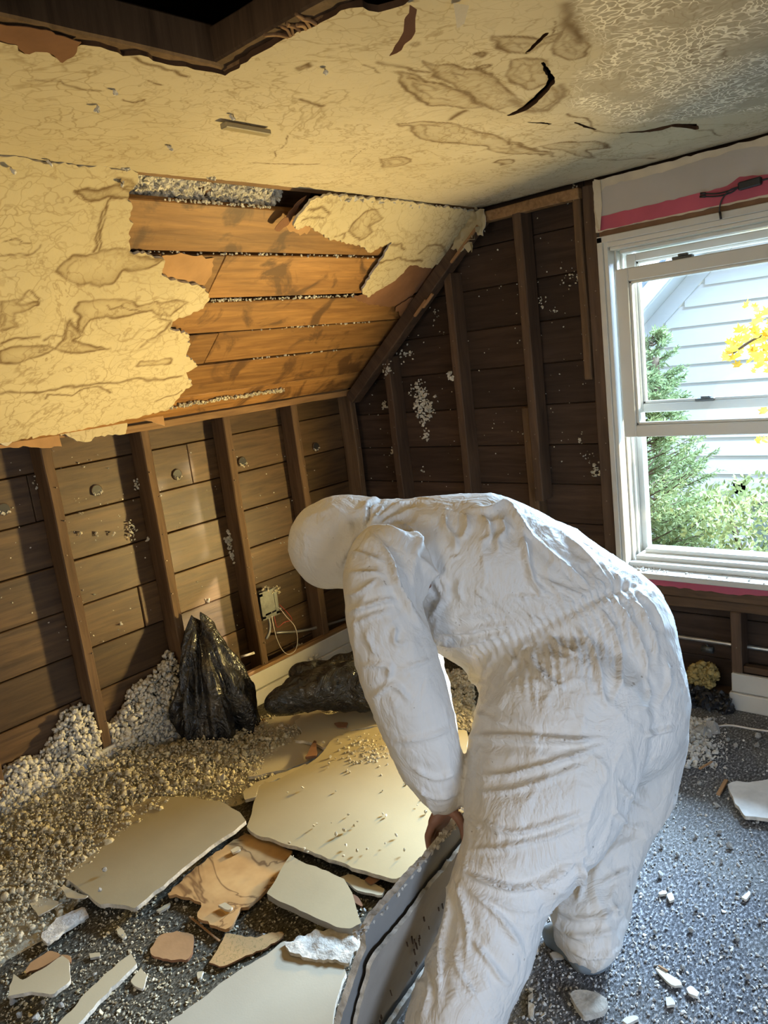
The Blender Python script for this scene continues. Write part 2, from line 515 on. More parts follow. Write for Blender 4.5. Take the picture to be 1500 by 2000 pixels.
# stained plasterboard (ceiling and slope)
def mk_plaster(name, base, base2, line, crackle):
    s = NT(name, .8, .2)
    v = s.coord('Object', (1, 1, 1), False)
    big = s.noise(v, 2.2, 4, .55)
    c = s.mix(s.ramp(big, [(.35, 0.0), (.65, 1.0)]), base, base2)
    # hairline vein pattern of old wallpaper
    dv = s.n('VectorMath', operation='ADD'); nz = s.n('TexNoise'); nz.inputs['Scale'].default_value = 9; nz.inputs['Detail'].default_value = 3
    s.l(v, nz.inputs['Vector'])
    sc_ = s.n('VectorMath', operation='SCALE'); sc_.inputs['Scale'].default_value = .16
    s.l(nz.outputs['Color'], sc_.inputs[0]); s.l(v, dv.inputs[0]); s.l(sc_.outputs[0], dv.inputs[1])
    mp = s.n('Mapping'); mp.inputs['Scale'].default_value = (1, .62, 1); s.l(dv.outputs[0], mp.inputs[0])
    vein = s.ramp(s.voro(mp.outputs[0], 24), [(.0, 1.0), (.055, .0)])
    patch = s.ramp(s.noise(v, 3.5, 3, .6), [(.38, 0.1), (.62, .85)])
    c = s.mix(s.math('MULTIPLY', s.math('MULTIPLY', vein, patch), .75), c, line)
    # faint natural water rings
    wn_ = s.noise(v, 2.6, 5, .62, .5)
    ring = s.ramp(wn_, [(.555, 0.0), (.57, .75), (.578, 0.0)])
    ring2 = s.ramp(wn_, [(.44, 0.0), (.452, .5), (.46, 0.0)])
    c = s.mix(s.math('MULTIPLY', s.math('ADD', ring, ring2), .75), c, line)
    # traced stains
    c = s.mix(s.math('MULTIPLY', s.attr('fill'), 1.0), c, s.mix(1.0, c, (.70, .62, .50), 'MULTIPLY'))
    c = s.mix(s.attr('stain'), c, (.12, .068, .026))
    # crackled pale paint
    cr = s.n('Mapping'); cr.inputs['Scale'].default_value = (1, .8, 1); s.l(dv.outputs[0], cr.inputs[0])
    ck = s.ramp(s.voro(cr.outputs[0], 46), [(.0, 1.0), (.05, 1.0), (.10, 0.0)])
    ckm = s.ramp(s.noise(v, 6, 3, .6), [(.37, 0.0), (.48, 1.0)])
    am = s.attr('crackle')
    c = s.mix(s.math('MULTIPLY', am, .8), c, s.mix(.35, (.33, .285, .215), c))
    c = s.mix(s.math('MULTIPLY', s.math('MULTIPLY', ck, ckm), am), c, (.80, .74, .60))
    # specks and scratches
    sp = s.ramp(s.noise(v, 70, 2, .5), [(.70, 0.0), (.74, 1.0)])
    c = s.mix(s.math('MULTIPLY', sp, .5), c, line)
    s.col(c)
    s.bump(s.noise(v, 30, 5, .6), .18, .006)
    s.bump(vein, .12, .002)
    return s.m
M['plaster'] = mk_plaster('water_stained_ceiling_paper', (.46, .395, .27), (.54, .47, .335), (.26, .19, .10), True)
M['plaster_slope'] = mk_plaster('water_stained_slope_paper', (.45, .38, .235), (.53, .455, .29), (.24, .17, .085), False)

# carpet
s = NT('dark_dusty_carpet', .95, .1)
v = s.coord('Object', (1, 1, 1), False)
vs2 = s.coord('Object', (1, .55, 1), False, (0, 0, .6))
pile = s.noise(vs2, 150, 3, .6)
dust = s.noise(v, 2.0, 4, .6)
fine = s.noise(v, 300, 2, .6)
c = s.ramp(pile, [(.33, (.03, .03, .032)), (.52, (.10, .10, .105)), (.66, (.34, .34, .345))])
c = s.mix(s.ramp(dust, [(.40, 0.0), (.70, .55)]), c, s.ramp(fine, [(.35, (.09, .085, .07)), (.7, (.36, .35, .31))]))
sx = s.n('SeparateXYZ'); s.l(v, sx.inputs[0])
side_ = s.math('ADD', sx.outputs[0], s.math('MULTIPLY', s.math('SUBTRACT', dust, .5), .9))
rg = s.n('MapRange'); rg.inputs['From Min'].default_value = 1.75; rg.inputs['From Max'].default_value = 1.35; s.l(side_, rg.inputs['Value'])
c = s.mix(s.math('MULTIPLY', rg.outputs[0], .75), c, s.ramp(pile, [(.35, (.028, .023, .012)), (.55, (.085, .070, .038)), (.72, (.22, .185, .11))]))  # browner at left: insulation dust, and colour painted against the blue light
s.col(c).bump(pile, .9, .006)
M['carpet'] = s.m

# coverall fabric
s = NT('white_spunbond_coverall', .62, .3)
v = s.coord('Object', (1, 1, 1), False)
fine = s.noise(s.coord('Object', (1, 1, 3.0), False), 160, 3, .6)
crease = s.noise(s.coord('Object', (1, 1, .8), False, (.3, .6, .2)), 7.0, 4, .55, 1.6)
ridg = s.math('ABSOLUTE', s.math('SUBTRACT', crease, .5))
cr2 = s.noise(s.coord('Object', (1.6, 1, .5), False, (.9, .1, .5)), 17.0, 3, .5, 1.0)
r2 = s.math('ABSOLUTE', s.math('SUBTRACT', cr2, .5))
dirt = s.noise(v, 4.0, 5, .65)
c = s.mix(s.ramp(dirt, [(.50, 0.0), (.72, .30)]), (.66, .63, .58), (.50, .44, .35))
spk = s.ramp(s.noise(v, 60, 2, .5), [(.745, 0.0), (.76, 1.0)])
c = s.mix(s.math('MULTIPLY', spk, .55), c, (.16, .12, .08))
s.col(c).bump(s.ramp(ridg, [(.0, 0.0), (.16, 1.0)]), .34, .008)
s.bump(s.ramp(r2, [(.0, 0.0), (.14, 1.0)]), .26, .004)
s.bump(fine, .10, .0015)
s.b.inputs['Subsurface Weight'].default_value = 0.0
M['suit'] = s.m

# black polythene
s = NT('black_polythene', .26, .5)
v = s.coord('Object', (1, 1, 1), True)
n1 = s.noise(v, 9, 4, .55, 1.5); n2 = s.noise(v, 28, 3, .5, .8)
dst = s.noise(v, 12, 4, .6)
c = s.mix(s.ramp(dst, [(.50, 0.0), (.74, .28)]), (.016, .016, .017), (.20, .165, .11))
s.col(c).bump(s.math('ABSOLUTE', s.math('SUBTRACT', n1, .5)), .9, .03)
s.bump(s.math('ABSOLUTE', s.math('SUBTRACT', n2, .5)), .5, .012)
M['bag'] = s.m

# stained brown paper with rings (fallen wallpapered board)
s = NT('stained_tan_paper', .75, .2)
v = s.coord('Object', (1, 1, 1), True)
w_ = s.noise(v, 4.5, 4, .55, .8)
c = s.mix(s.ramp(s.noise(v, 9, 3, .6), [(.3, 0.0), (.7, 1.0)]), (.36, .20, .075), (.52, .33, .14))
c = s.mix(s.ramp(w_, [(.50, 0.0), (.525, .85), (.54, .1), (.58, 0.0)]), c, (.11, .05, .018))
s.col(c).bump(w_, .2, .01)
M['paper_stain'] = s.m
s = NT('floral_wallpaper_scrap', .75, .2)
v = s.coord('Object', (1, 1, 1), True)
w_ = s.noise(v, 30, 2, .5, 2.5)
c = s.mix(s.ramp(w_, [(.46, 0.0), (.49, .8), (.52, 0.0)]), (.40, .25, .11), (.16, .14, .05))
s.col(c)
M['wallpaper'] = s.m

# exterior
M['siding'] = plain('white_lap_siding', (.50, .51, .525), .6, .3, .03, 3)
M['fascia'] = plain('white_fascia', (.82, .80, .76), .6, .3, .03, 3)
M['soffit'] = plain('grey_soffit', (.46, .48, .50), .7, .2, .05, 3)
M['shingle'] = plain('blue_grey_shingle', (.26, .33, .42), .85, .2, .3, 60, .4, 60)
M['far_glass'] = plain('far_window_pane', (.20, .24, .22), .1, .6, .2, 3)
M['far_frame'] = plain('grey_far_window_casing', (.52, .54, .56), .6, .3, .04)
M['bark'] = plain('bark', (.13, .09, .06), .9, .1, .2)
def leafy(name, c1, c2, trans):
    s = NT(name, .6, .25)
    v = s.coord('Object', (1, 1, 1), True)
    s.col(s.ramp(s.noise(v, 6, 3, .6), [(.3, c1), (.7, c2)]))
    tr = s.n('BsdfTranslucent'); tr.inputs[0].default_value = (*c2, 1)
    mx = s.n('MixShader'); mx.inputs[0].default_value = trans
    out = s.t.nodes['Material Output']
    s.l(s.b.outputs[0], mx.inputs[1]); s.l(tr.outputs[0], mx.inputs[2]); s.l(mx.outputs[0], out.inputs[0])
    return s.m
M['needle'] = leafy('conifer_needles', (.09, .125, .05), (.24, .29, .12), .3)
M['needle2'] = leafy('hedge_leaves', (.11, .14, .045), (.29, .32, .13), .3)
M['maple'] = leafy('yellow_maple_leaf', (.46, .24, .015), (.62, .38, .03), .4)
M['ground'] = plain('lawn_ground', (.16, .20, .08), .9, .1, .3, 4)
# window glass
s = NT('window_glass', .02, .5)
gl = s.n('BsdfGlossy'); gl.inputs['Roughness'].default_value = .02
tp = s.n('BsdfTransparent'); tp.inputs[0].default_value = (.93, .96, .97, 1)
mx = s.n('MixShader'); mx.inputs[0].default_value = .06
dfs = s.n('BsdfDiffuse'); dfs.inputs[0].default_value = (.8, .85, .9, 1)
mx2 = s.n('MixShader'); mx2.inputs[0].default_value = .012
s.l(tp.outputs[0], mx.inputs[1]); s.l(gl.outputs[0], mx.inputs[2])
s.l(mx.outputs[0], mx2.inputs[1]); s.l(dfs.outputs[0], mx2.inputs[2])
s.l(mx2.outputs[0], s.t.nodes['Material Output'].inputs[0])
M['glass'] = s.m
s = NT('lamp_lens', .3, .3)
s.b.inputs['Emission Color'].default_value = (1, .80, .42, 1); s.b.inputs['Emission Strength'].default_value = 6
M['lens'] = s.m

# ------------------------------------------------------------------ floor
XR, YB = 4.1, -6.2        # far ends of the attic room, behind the camera
mesh_obj('floor', [[-.12, YB, 0], [XR, YB, 0], [XR, .12, 0], [-.12, .12, 0]], [[0, 1, 2, 3]], M['carpet'])
tag(bpy.data.objects['floor'], 'dark grey carpet strewn with plaster dust and crumbs', 'floor', kind='structure')

# ------------------------------------------------------------------ left knee wall: boards behind open studs
wl = empty('wall_left', (0, 0, 0), 'stripped knee wall of brown sheathing boards and open studs', 'wall', kind='structure')
z = -.02; zs = []
while z < HK + .1:
    zs.append(z); z += .178
mesh_obj('sheathing_backing', [[-.122, YB, -.05], [-.122, .13, -.05], [-.122, .13, HK + .2], [-.122, YB, HK + .2]], [[0, 1, 2, 3]], M['attic_wood'], wl)  # opaque backing added to stop light leaking between the boards
joints = [-.50, -1.62, -2.78, -1.25, -.35, -2.1, -.9, -1.9]
for i, z0 in enumerate(zs):
    y0 = .10; cuts = [joints[i % len(joints)] - .05, joints[(i * 3 + 2) % len(joints)] - 1.3, -4.2, YB]
    for yc in cuts:
        if yc >= y0 - .2: continue
        off = random.uniform(-.004, .003)
        beam('board', (-.115 + off, yc + .0015, z0 + .0015), (-.09 + off, y0 - .0015, z0 + .1755), M['knee_board'], wl, .003)
        y0 = yc
studs_y = [0.041 - .406 * k for k in range(14)]
for k, y1 in enumerate(studs_y):
    o = beam('stud', (-.09, y1 - .04, .02), (0, y1, HK + .02), M['stud_v'], wl, .004, warp=.004)
    # nails on the stud edge
    parts = []
    for q in range(9):
        zz = .15 + q * .125 + random.uniform(-.03, .03); yy = y1 - .02 + random.uniform(-.012, .012)
        parts.append(tube_vf([[-.01, yy, zz], [.003 + random.uniform(0, .006), yy, zz]], .0022, 6))
    V, F = join_vf(parts)
    n_ = mesh_obj('nail_row', V, F, M['nail'], wl)
beam('sole_plate', (-.09, YB, 0), (-.004, .0, .04), M['plank_y'], wl, .003)
beam('lath_strip', (-.004, -1.32, HK - .005), (.016, 0, HK + .025), M['plank_y'], wl, .003, warp=.004)
beam('top_plate', (-.085, YB, HK + .02), (.0, 0, HK + .06), M['plank_y'], wl, .003)
beam('cap_strip', (-.02, -1.1, .147), (.012, .0, .165), M['plank_y'], wl, .003, warp=.003)
# bored vent holes in the sheathing, each a plug of dark with torn insulation
for (u, v) in [(190, 958), (347, 927), (8, 995), (474, 902), (618, 873)]:
    c = kn(u, v, -.0845)
    hb = []
    rr = .021
    ring = [c + np.array([0, rr * math.cos(a), rr * math.sin(a)]) for a in np.linspace(0, 2 * np.pi, 15)[:-1]]
    ring2 = [c + np.array([-.03, rr * math.cos(a), rr * math.sin(a)]) for a in np.linspace(0, 2 * np.pi, 15)[:-1]]
    ringo = [c + np.array([-.0015, 1.12 * rr * math.cos(a), 1.12 * rr * math.sin(a)]) for a in np.linspace(0, 2 * np.pi, 15)[:-1]]
    mesh_obj('bored_hole', ringo + ring, [[k, (k + 1) % 14, 14 + (k + 1) % 14, 14 + k] for k in range(14)] + [[14 + k for k in range(14)]], [M['stud_dark'], M['black_rubber']], wl, midx=[0] * 14 + [1])
    pts = [c + np.array([.002, rr * 1.0 * math.cos(a) * random.uniform(.6, 1.05), rr * math.sin(a) * random.uniform(.6, 1.05)]) for a in RNG.uniform(3.4, 6.0, 12)]
    f_ = scatter('hole_fluff', pts, RNG.uniform(.002, .005, 12), CRUMBS, M['insul'], wl)
    f_['kind'] = 'stuff'
# insulation tufts clinging to boards and studs
def tufts(name, cen, n, spread, size, parent, mat='insul', normal=0):
    c = np.asarray(cen); p = c + RNG.normal(0, 1, (n, 3)) * np.asarray(spread)
    o = scatter(name, p, RNG.uniform(.4, 1.0, n) * size, LUMPS, M[mat], parent)
    o['kind'] = 'stuff'
    return o
for (u, v, n, sp, sz) in [(449, 1055, 40, .012, .008), (455, 1085, 30, .008, .006), (258, 1035, 30, .012, .004), (268, 945, 16, .008, .005), (72, 945, 12, .008, .005), (288, 1053, 10, .005, .005),
                          (235, 1217, 4, .003, .006), (220, 1042, 4, .003, .006), (158, 1043, 4, .003, .006), (190, 1045, 4, .003, .005), (407, 1173, 5, .004, .006), (160, 1003, 3, .003, .005)]:
    c = kn(u, v, -.082)
    tufts('insulation_tuft', c, n, (.004, sp, sp * 1.5), sz, wl)
pts = [kn(random.uniform(0, 620), random.uniform(880, 1260), -.085) for k in range(170)]
tufts_o = scatter('insulation_fleck', pts, RNG.uniform(.001, .0035, 170), CRUMBS, M['insul'], wl); tufts_o['kind'] = 'stuff'

# ------------------------------------------------------------------ far gable wall
wf = empty('wall_far', (0, 0, 0), 'stripped gable wall of dark boards and studs around the window', 'wall', kind='structure')
WX0, WX1, WZ0, WZ1 = 1.40, 2.28, .50, 1.835      # rough window opening
for (xa, xb, za, zb_) in [(-.13, WX0 - .02, -.05, HC + .4), (WX1 + .02, XR, -.05, HC + .4), (WX0 - .02, WX1 + .02, -.05, WZ0 - .01), (WX0 - .02, WX1 + .02, WZ1 + .01, HC + .4)]:
    mesh_obj('sheathing_backing', [[xa, .122, za], [xb, .122, za], [xb, .122, zb_], [xa, .122, zb_]], [[0, 1, 2, 3]], M['attic_wood'], wf)  # same added backing against light leaks, left open at the window
z = -.02; i = 0
while z < HC + .4:
    zt = z + .1745
    xr = min(XR, XR)
    xl = -.12 if z < HK else max(-.12, (z - HK) / (HC - HK) * XS - .25)
    spans = []
    if zt > WZ0 and z < WZ1:
        spans = [(xl, WX0 - .02), (WX1 + .02, XR)]
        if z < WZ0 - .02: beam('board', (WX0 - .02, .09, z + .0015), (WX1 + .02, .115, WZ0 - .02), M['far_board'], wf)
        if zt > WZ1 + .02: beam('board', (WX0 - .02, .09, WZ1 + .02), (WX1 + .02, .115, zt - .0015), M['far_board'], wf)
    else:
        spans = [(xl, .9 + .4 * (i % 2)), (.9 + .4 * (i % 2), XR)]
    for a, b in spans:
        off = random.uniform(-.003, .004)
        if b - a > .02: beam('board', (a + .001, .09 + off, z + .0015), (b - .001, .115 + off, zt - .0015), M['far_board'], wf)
    z = zt; i += 1
def slope_z(x): return HK + x / XS * (HC - HK)
def far_stud(x0, x1, z0, z1, mat='stud_dark', y0=0.0, y1=.09):
    o = beam('stud', (x0, y0, z0), (x1, y1, z1), M[mat], wf, .004, warp=.003)
    parts = []
    for q in range(max(2, int((z1 - z0) / .12))):
        zz = z0 + .06 + q * .12 + random.uniform(-.02, .02); xx = (x0 + x1) / 2 + random.uniform(-.012, .012)
        parts.append(tube_vf([[xx, y0 + .01, zz], [xx, y0 - .004, zz]], .0022, 6))
    V, F = join_vf(parts)
    mesh_obj('nail_row', V, F, M['nail'], wf)
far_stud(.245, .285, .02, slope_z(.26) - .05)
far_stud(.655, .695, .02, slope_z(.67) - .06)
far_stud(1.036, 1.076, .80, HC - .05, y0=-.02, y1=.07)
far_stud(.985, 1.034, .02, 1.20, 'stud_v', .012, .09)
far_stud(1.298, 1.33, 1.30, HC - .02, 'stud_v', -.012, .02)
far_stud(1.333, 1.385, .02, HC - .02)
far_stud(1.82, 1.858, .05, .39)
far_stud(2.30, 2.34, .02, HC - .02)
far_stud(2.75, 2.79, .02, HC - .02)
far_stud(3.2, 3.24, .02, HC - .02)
beam('rough_sill', (1.385, 0.006, .385), (2.30, .09, .425), M['plank_x'], wf, .004, warp=.003)
beam('rough_sill', (1.385, 0.0, .428), (2.30, .09, .468), M['plank_x'], wf, .004, warp=.003)
beam('header', (1.385, .004, WZ1 + .02), (2.30, .088, HC - .01), M['plank_x'], wf, .003)
beam('sole_plate', (0, .004, 0), (XR, .09, .04), M['plank_x'], wf, .003)
beam('ledger', (1.862, .006, .148), (XR, .04, .175), M['plank_x'], wf, .004, warp=.003)
beam('top_plate', (XS + .02, -.02, HC - .062), (1.33, .03, HC - .022), M['plank_y'], wf, .003, warp=.003)
# rake rafter under the slope, on the gable
bas = (KO + np.array([0, 0, 0]), SE, np.array([0, 1.0, 0]), np.cross(SE, np.array([0, 1.0, 0])))
# third axis of this frame points away from the room for -SN; keep rafter just under the boards
az = np.cross(SE, np.array([0, 1.0, 0]))
sgn = 1 if az @ SN > 0 else -1
lo, hi = (.0, -.035, .004), (SL - .02, .03, .062)
beam('rake_rafter', (lo[0], lo[1], sgn * lo[2]), (hi[0], hi[1], sgn * hi[2]), M['stud_dark'], wf, .004, basis=bas, warp=.004)
for k, (s0, s1, d) in enumerate([(.60, .70, .05), (.66, .74, .07), (.9, 1.1, .03)]):
    beam('split_sliver', (s0, -.05, sgn * (.05 + d * .3)), (s1, -.035, sgn * (.062 + d * .3)), M['sliver'], wf, .003, basis=bas, warp=.006)
# cellulose clinging on the gable boards
for (u, v, n, sp, sz) in [(830, 795, 130, .028, .0075), (815, 760, 50, .02, .006), (832, 850, 24, .010, .006), (880, 735, 26, .010, .0065), (757, 720, 26, .015, .006), (750, 790, 18, .01, .006),
                          (785, 850, 30, .012, .006), (790, 690, 26, .02, .005), (1163, 920, 26, .012, .006), (1112, 540, 18, .018, .0045), (1058, 590, 14, .012, .004), (1150, 893, 12, .012, .0035),
                          (850, 610, 10, .015, .004), (824, 920, 8, .006, .005), (1133, 862, 8, .004, .005), (1082, 608, 8, .008, .004), (1130, 545, 10, .006, .006), (770, 880, 20, .01, .005), (1120, 375, 16, .012, .005)]:
    c = ga(u, v, .082)
    if u in (880, 757): c = ga(u, v, -.004)
    tufts('insulation_tuft', c, n, (sp * 1.2, .004, sp * 1.2), sz, wf)
pts = [ga(random.uniform(720, 1180), random.uniform(420, 960), .086) for k in range(230)]
o_ = scatter('insulation_fleck', pts, RNG.uniform(.001, .0035, 230), CRUMBS, M['insul'], wf); o_['kind'] = 'stuff'

# left-over drywall over the window: joint compound, greige paint, raspberry strip
XL = 1.386
to_g = lambda y: (lambda a, b: np.stack([a, np.full_like(a, y), b], 1))
dry = jag([(XL, 1.845), (XL, 2.028), (2.9, 2.030), (2.9, 1.845)], .0018, .02, seed=3)
grid_sheet('drywall_remnant', to_g(-.012), (0, -1, 0), dry, [], .012, .012, [M['cream_mud'], M['gyp_core']], wf)
gre = jag([(XL + .022, 1.895), (XL + .024, 1.975), (XL + .05, 2.0), (XL + .2, 1.998), (1.75, 2.004), (1.9, 2.01), (2.05, 1.995), (2.9, 2.0), (2.9, 1.89)], .002, .02, seed=5)
grid_sheet('greige_paint', to_g(-.0135), (0, -1, 0), gre, [], .01, .001, [M['greige'], M['greige']], wf)
pk = jag([(XL + .012, 1.848), (XL + .015, 1.898), (1.6, 1.899), (1.86, 1.905), (1.9, 1.925), (2.0, 1.91), (2.9, 1.905), (2.9, 1.856)], .0012, .02, seed=9)
grid_sheet('raspberry_strip', to_g(-.0148), (0, -1, 0), pk, [], .008, .001, [M['pink'], M['pink']], wf)
beam('bare_wood_strip', (XL + .012, -.010, 1.826), (2.9, -.001, 1.846), M['brown_strip'], wf, .001)
mesh_obj('cream_scrap', [ga(1160, 350, -.015), ga(1172, 352, -.02), ga(1176, 400, -.018), ga(1172, 452, -.03), ga(1163, 440, -.016), ga(1160, 400, -.02)], [[0, 1, 2, 5], [5, 2, 3, 4]], M['cream_mud'], wf)
pk2 = jag([(1.385, .505), (1.385, .470), (1.60, .470), (1.72, .466), (1.86, .462), (1.90, .470), (2.3, .475), (2.3, .505)], .002, .02, seed=2)
grid_sheet('raspberry_strip', to_g(-.009), (0, -1, 0), pk2, [], .008, .009, [M['pink'], M['gyp_core']], wf)

# ------------------------------------------------------------------ baseboards
bl = empty('baseboard_left', (0, 0, 0), 'grey-white two-step baseboard along the stripped knee wall', 'baseboard', kind='structure')
beam('upper_moulding', (.0, YB, .072), (.014, -.002, .147), M['white_trim'], bl, .003)
beam('lower_board', (.0, YB, 0), (.024, -.002, .070), M['white_trim'], bl, .003)
bf = empty('baseboard_far', (0, 0, 0), 'white two-step baseboard right of the short stud under the window', 'baseboard', kind='structure')
beam('upper_moulding', (1.822, -.014, .072), (XR, .004, .147), M['white_trim'], bf, .003)
beam('lower_board', (1.815, -.024, 0), (XR, .004, .070), M['white_trim'], bf, .003)

# ------------------------------------------------------------------ sloped ceiling
cs = empty('ceiling_slope', (0, 0, 0), 'sloped attic ceiling of amber boards under torn water-stained drywall', 'ceiling', kind='structure')
sbas = (KO, SE, np.array([0, 1.0, 0]), SN * 1.0)
if np.cross(SE, [0, 1.0, 0]) @ SN < 0: sbas = (KO, SE, np.array([0, -1.0, 0]), SN * 1.0); YS = -1
else: YS = 1
def slope_board(name, s0, s1, y0, y1, d0, d1, mat, warp=0.0015):
    a, b = sorted((YS * y0, YS * y1))
    return beam(name, (s0, a, d0), (s1, b, d1), mat, cs, .003, basis=sbas, warp=warp)
rows = [(.155, .332, [0.06, -2.0, YB]), (.336, .497, [.06, -1.05, -2.9, YB]), (.501, .652, [.06, -2.3, YB]), (.668, .858, [.06, -1.19, -3.0, YB]), (.868, 1.046, [.06, -2.5, YB])]
for s0, s1, ys in rows:
    for a, b in zip(ys[:-1], ys[1:]):
        dz = random.uniform(-.003, .003)
        slope_board('board', s0 + .002, s1 - .002, b + .001, a - .001, -.032 + dz, -.010 + dz, M['slope_board'])
slope_board('board', .03, .150, YB, .06, -.034, -.014, M['slope_board'])
slope_board('edge_strip', 1.118, 1.136, YB, .02, -.03, -.006, M['plank_y'])
for k in range(9):      # rafters behind the boards
    slope_board('rafter', -.05, SL + .1, -.11 - .61 * k - .045, -.11 - .61 * k, -.19, -.036, M['attic_wood'])
# insulation slab showing in the open course at the top, and in the low course
def slope_pt(y, s, d): return KO + np.outer(np.atleast_1d(s), SE) + np.outer(np.atleast_1d(d), SN) + np.outer(np.atleast_1d(y), [0, 1.0, 0])
yy = RNG.uniform(-1.66, -1.06, 1300); ss = RNG.uniform(1.035, 1.13, 1300)
o_ = scatter('insulation_course', slope_pt(yy, ss, -.045 + .004 * RNG.normal(0, 1, 1300)), RNG.uniform(.006, .013, 1300), LUMPS, M['insul'], cs); o_['kind'] = 'stuff'
yy = RNG.uniform(-1.2, -.5, 260); ss = RNG.uniform(.0, .02, 260)
o_ = scatter('insulation_course', slope_pt(yy, ss + .10, -.006), RNG.uniform(.002, .006, 260), LUMPS, M['insul_dusty'], cs); o_['kind'] = 'stuff'
for (s_, ya, yb, n) in [(.66, -1.2, -.42, 150), (.862, -1.5, -.45, 70), (.499, -.9, -.2, 40), (.334, -.8, -.3, 25), (1.048, -1.5, -1.1, 90)]:
    yy = RNG.uniform(ya, yb, n)
    o_ = scatter('joint_fluff', slope_pt(yy, s_ + RNG.normal(0, .003, n), -.012), RNG.uniform(.0015, .005, n), CRUMBS, M['insul'], cs); o_['kind'] = 'stuff'
slope_board('batt_backing', .98, SL + .02, YB, -.9, -.12, -.06, M['attic_wood'])

def px_slope(P, off=0.0): return np.array([sl(u, v, off) for u, v in P])
to_s = lambda a, b: slope_pt(a, b, 0.0)
CA = lambda pts, sc, ox, oy: [(ox + x / sc, oy + y / sc) for x, y in pts]
shA = [(0, 302), (60, 309), (130, 318), (200, 322), (262, 333), (268, 345), (250, 380), (257, 400), (252, 430), (250, 490), (318, 503), (313, 535), (330, 545), (360, 550), (400, 560), (408, 580), (395, 600), (370, 612), (335, 625), (330, 640), (365, 650), (370, 670), (362, 690), (385, 712), (360, 725), (375, 750), (355, 765), (345, 778), (328, 798), (240, 820), (100, 846), (0, 862)]
pa = px_slope(shA)
pa = np.vstack([pa, [[-3.2, .01], [-3.2, 1.135]]])
pa = jag(pa, .0042, .011, seed=4)
shB = [(590, 372), (640, 376), (700, 384), (800, 392), (900, 405), (946, 411), (935, 440), (905, 470), (872, 500), (840, 522), (800, 515), (770, 545), (745, 560), (715, 578), (705, 565), (730, 520), (755, 480), (762, 468), (720, 490), (700, 475), (670, 470), (640, 465), (610, 445), (590, 430), (565, 430), (555, 415), (570, 395)]
pb = px_slope(shB); pb[:, 0] = np.minimum(pb[:, 0], -.002); pb[:, 1] = np.minimum(pb[:, 1], SL - .004)
pb = jag(pb, .0042, .011, seed=6)
s3 = lambda pts: px_slope(CA(pts, 3, 0, 300))
stainsA = [s3(q) for q in [
    [(330, 690), (345, 650), (400, 600), (480, 590), (560, 555), (650, 545), (750, 545), (760, 580), (950, 610), (880, 650), (760, 665), (690, 690), (650, 740), (600, 760), (540, 740), (480, 755), (420, 755), (370, 735)],
    [(430, 920), (480, 855), (600, 838), (770, 855), (800, 880), (930, 855), (1060, 850), (1100, 870), (1000, 950), (880, 915), (760, 935), (600, 945), (510, 965), (480, 1030), (450, 1000)],
    [(0, 1135), (120, 1110), (270, 1110), (300, 1140), (250, 1170), (180, 1190), (100, 1225), (0, 1205)],
    [(420, 215), (520, 195), (640, 200), (680, 180), (740, 170), (790, 190), (740, 260), (680, 270), (560, 255), (470, 240)],
    [(300, 1150), (370, 1080), (400, 965), (440, 990), (470, 1050), (420, 1090), (480, 1105), (650, 1120), (480, 1150), (340, 1165)],
    [(0, 860), (60, 850), (200, 850), (215, 870), (90, 920), (100, 1000), (0, 1030)],
    [(790, 1240), (820, 1210), (980, 1200), (990, 1215), (940, 1240), (800, 1245)],
    [(700, 120), (760, 130), (790, 190), (740, 210), (690, 180)],
    [(0, 940), (30, 940), (45, 970), (30, 1000), (0, 1000)],
]]
linesA = [(s3(q), w) for q, w in [
    ([(520, 560), (560, 480), (600, 330), (640, 265)], .0035), ([(545, 560), (600, 400), (625, 300)], .0025),
    ([(0, 575), (150, 570), (190, 550), (230, 520)], .0035), ([(60, 850), (120, 830), (180, 775), (190, 800), (200, 850)], .003),
    ([(0, 1395), (200, 1390), (330, 1360), (480, 1355), (700, 1330), (900, 1310), (1060, 1300)], .006),
    ([(230, 1440), (250, 1405), (420, 1400), (480, 1370), (560, 1370), (640, 1395)], .004),
    ([(300, 1150), (370, 1080), (400, 965)], .006), ([(0, 1090), (100, 1070), (230, 1065)], .005), ([(260, 1080), (300, 1045), (370, 1060)], .004),
    ([(960, 920), (930, 960), (1000, 970), (980, 1020), (820, 1120)], .004), ([(920, 1440), (960, 1420), (1060, 1380)], .004),
    ([(625, 880), (650, 905), (700, 880), (740, 905), (800, 915)], .003), ([(0, 490), (90, 480), (150, 500)], .002)]]
stainsB = [px_slope(CA(q, 2.5, 650, 350)) for q in [
    [(75, 240), (100, 200), (150, 155), (200, 150), (240, 175), (180, 210), (190, 240), (120, 280)]]]
linesB = [(px_slope(CA(q, 2.5, 650, 350)), w) for q, w in [
    ([(410, 350), (440, 320), (520, 320), (560, 340)], .005), ([(190, 350), (260, 310), (340, 310), (350, 330)], .004), ([(200, 410), (260, 380), (330, 370), (420, 400)], .005),
    ([(-200, 160), (-120, 150), (-60, 190)], .004), ([(-150, 110), (-60, 120), (-20, 160)], .005), ([(0, 270), (60, 250), (40, 280)], .004)]]
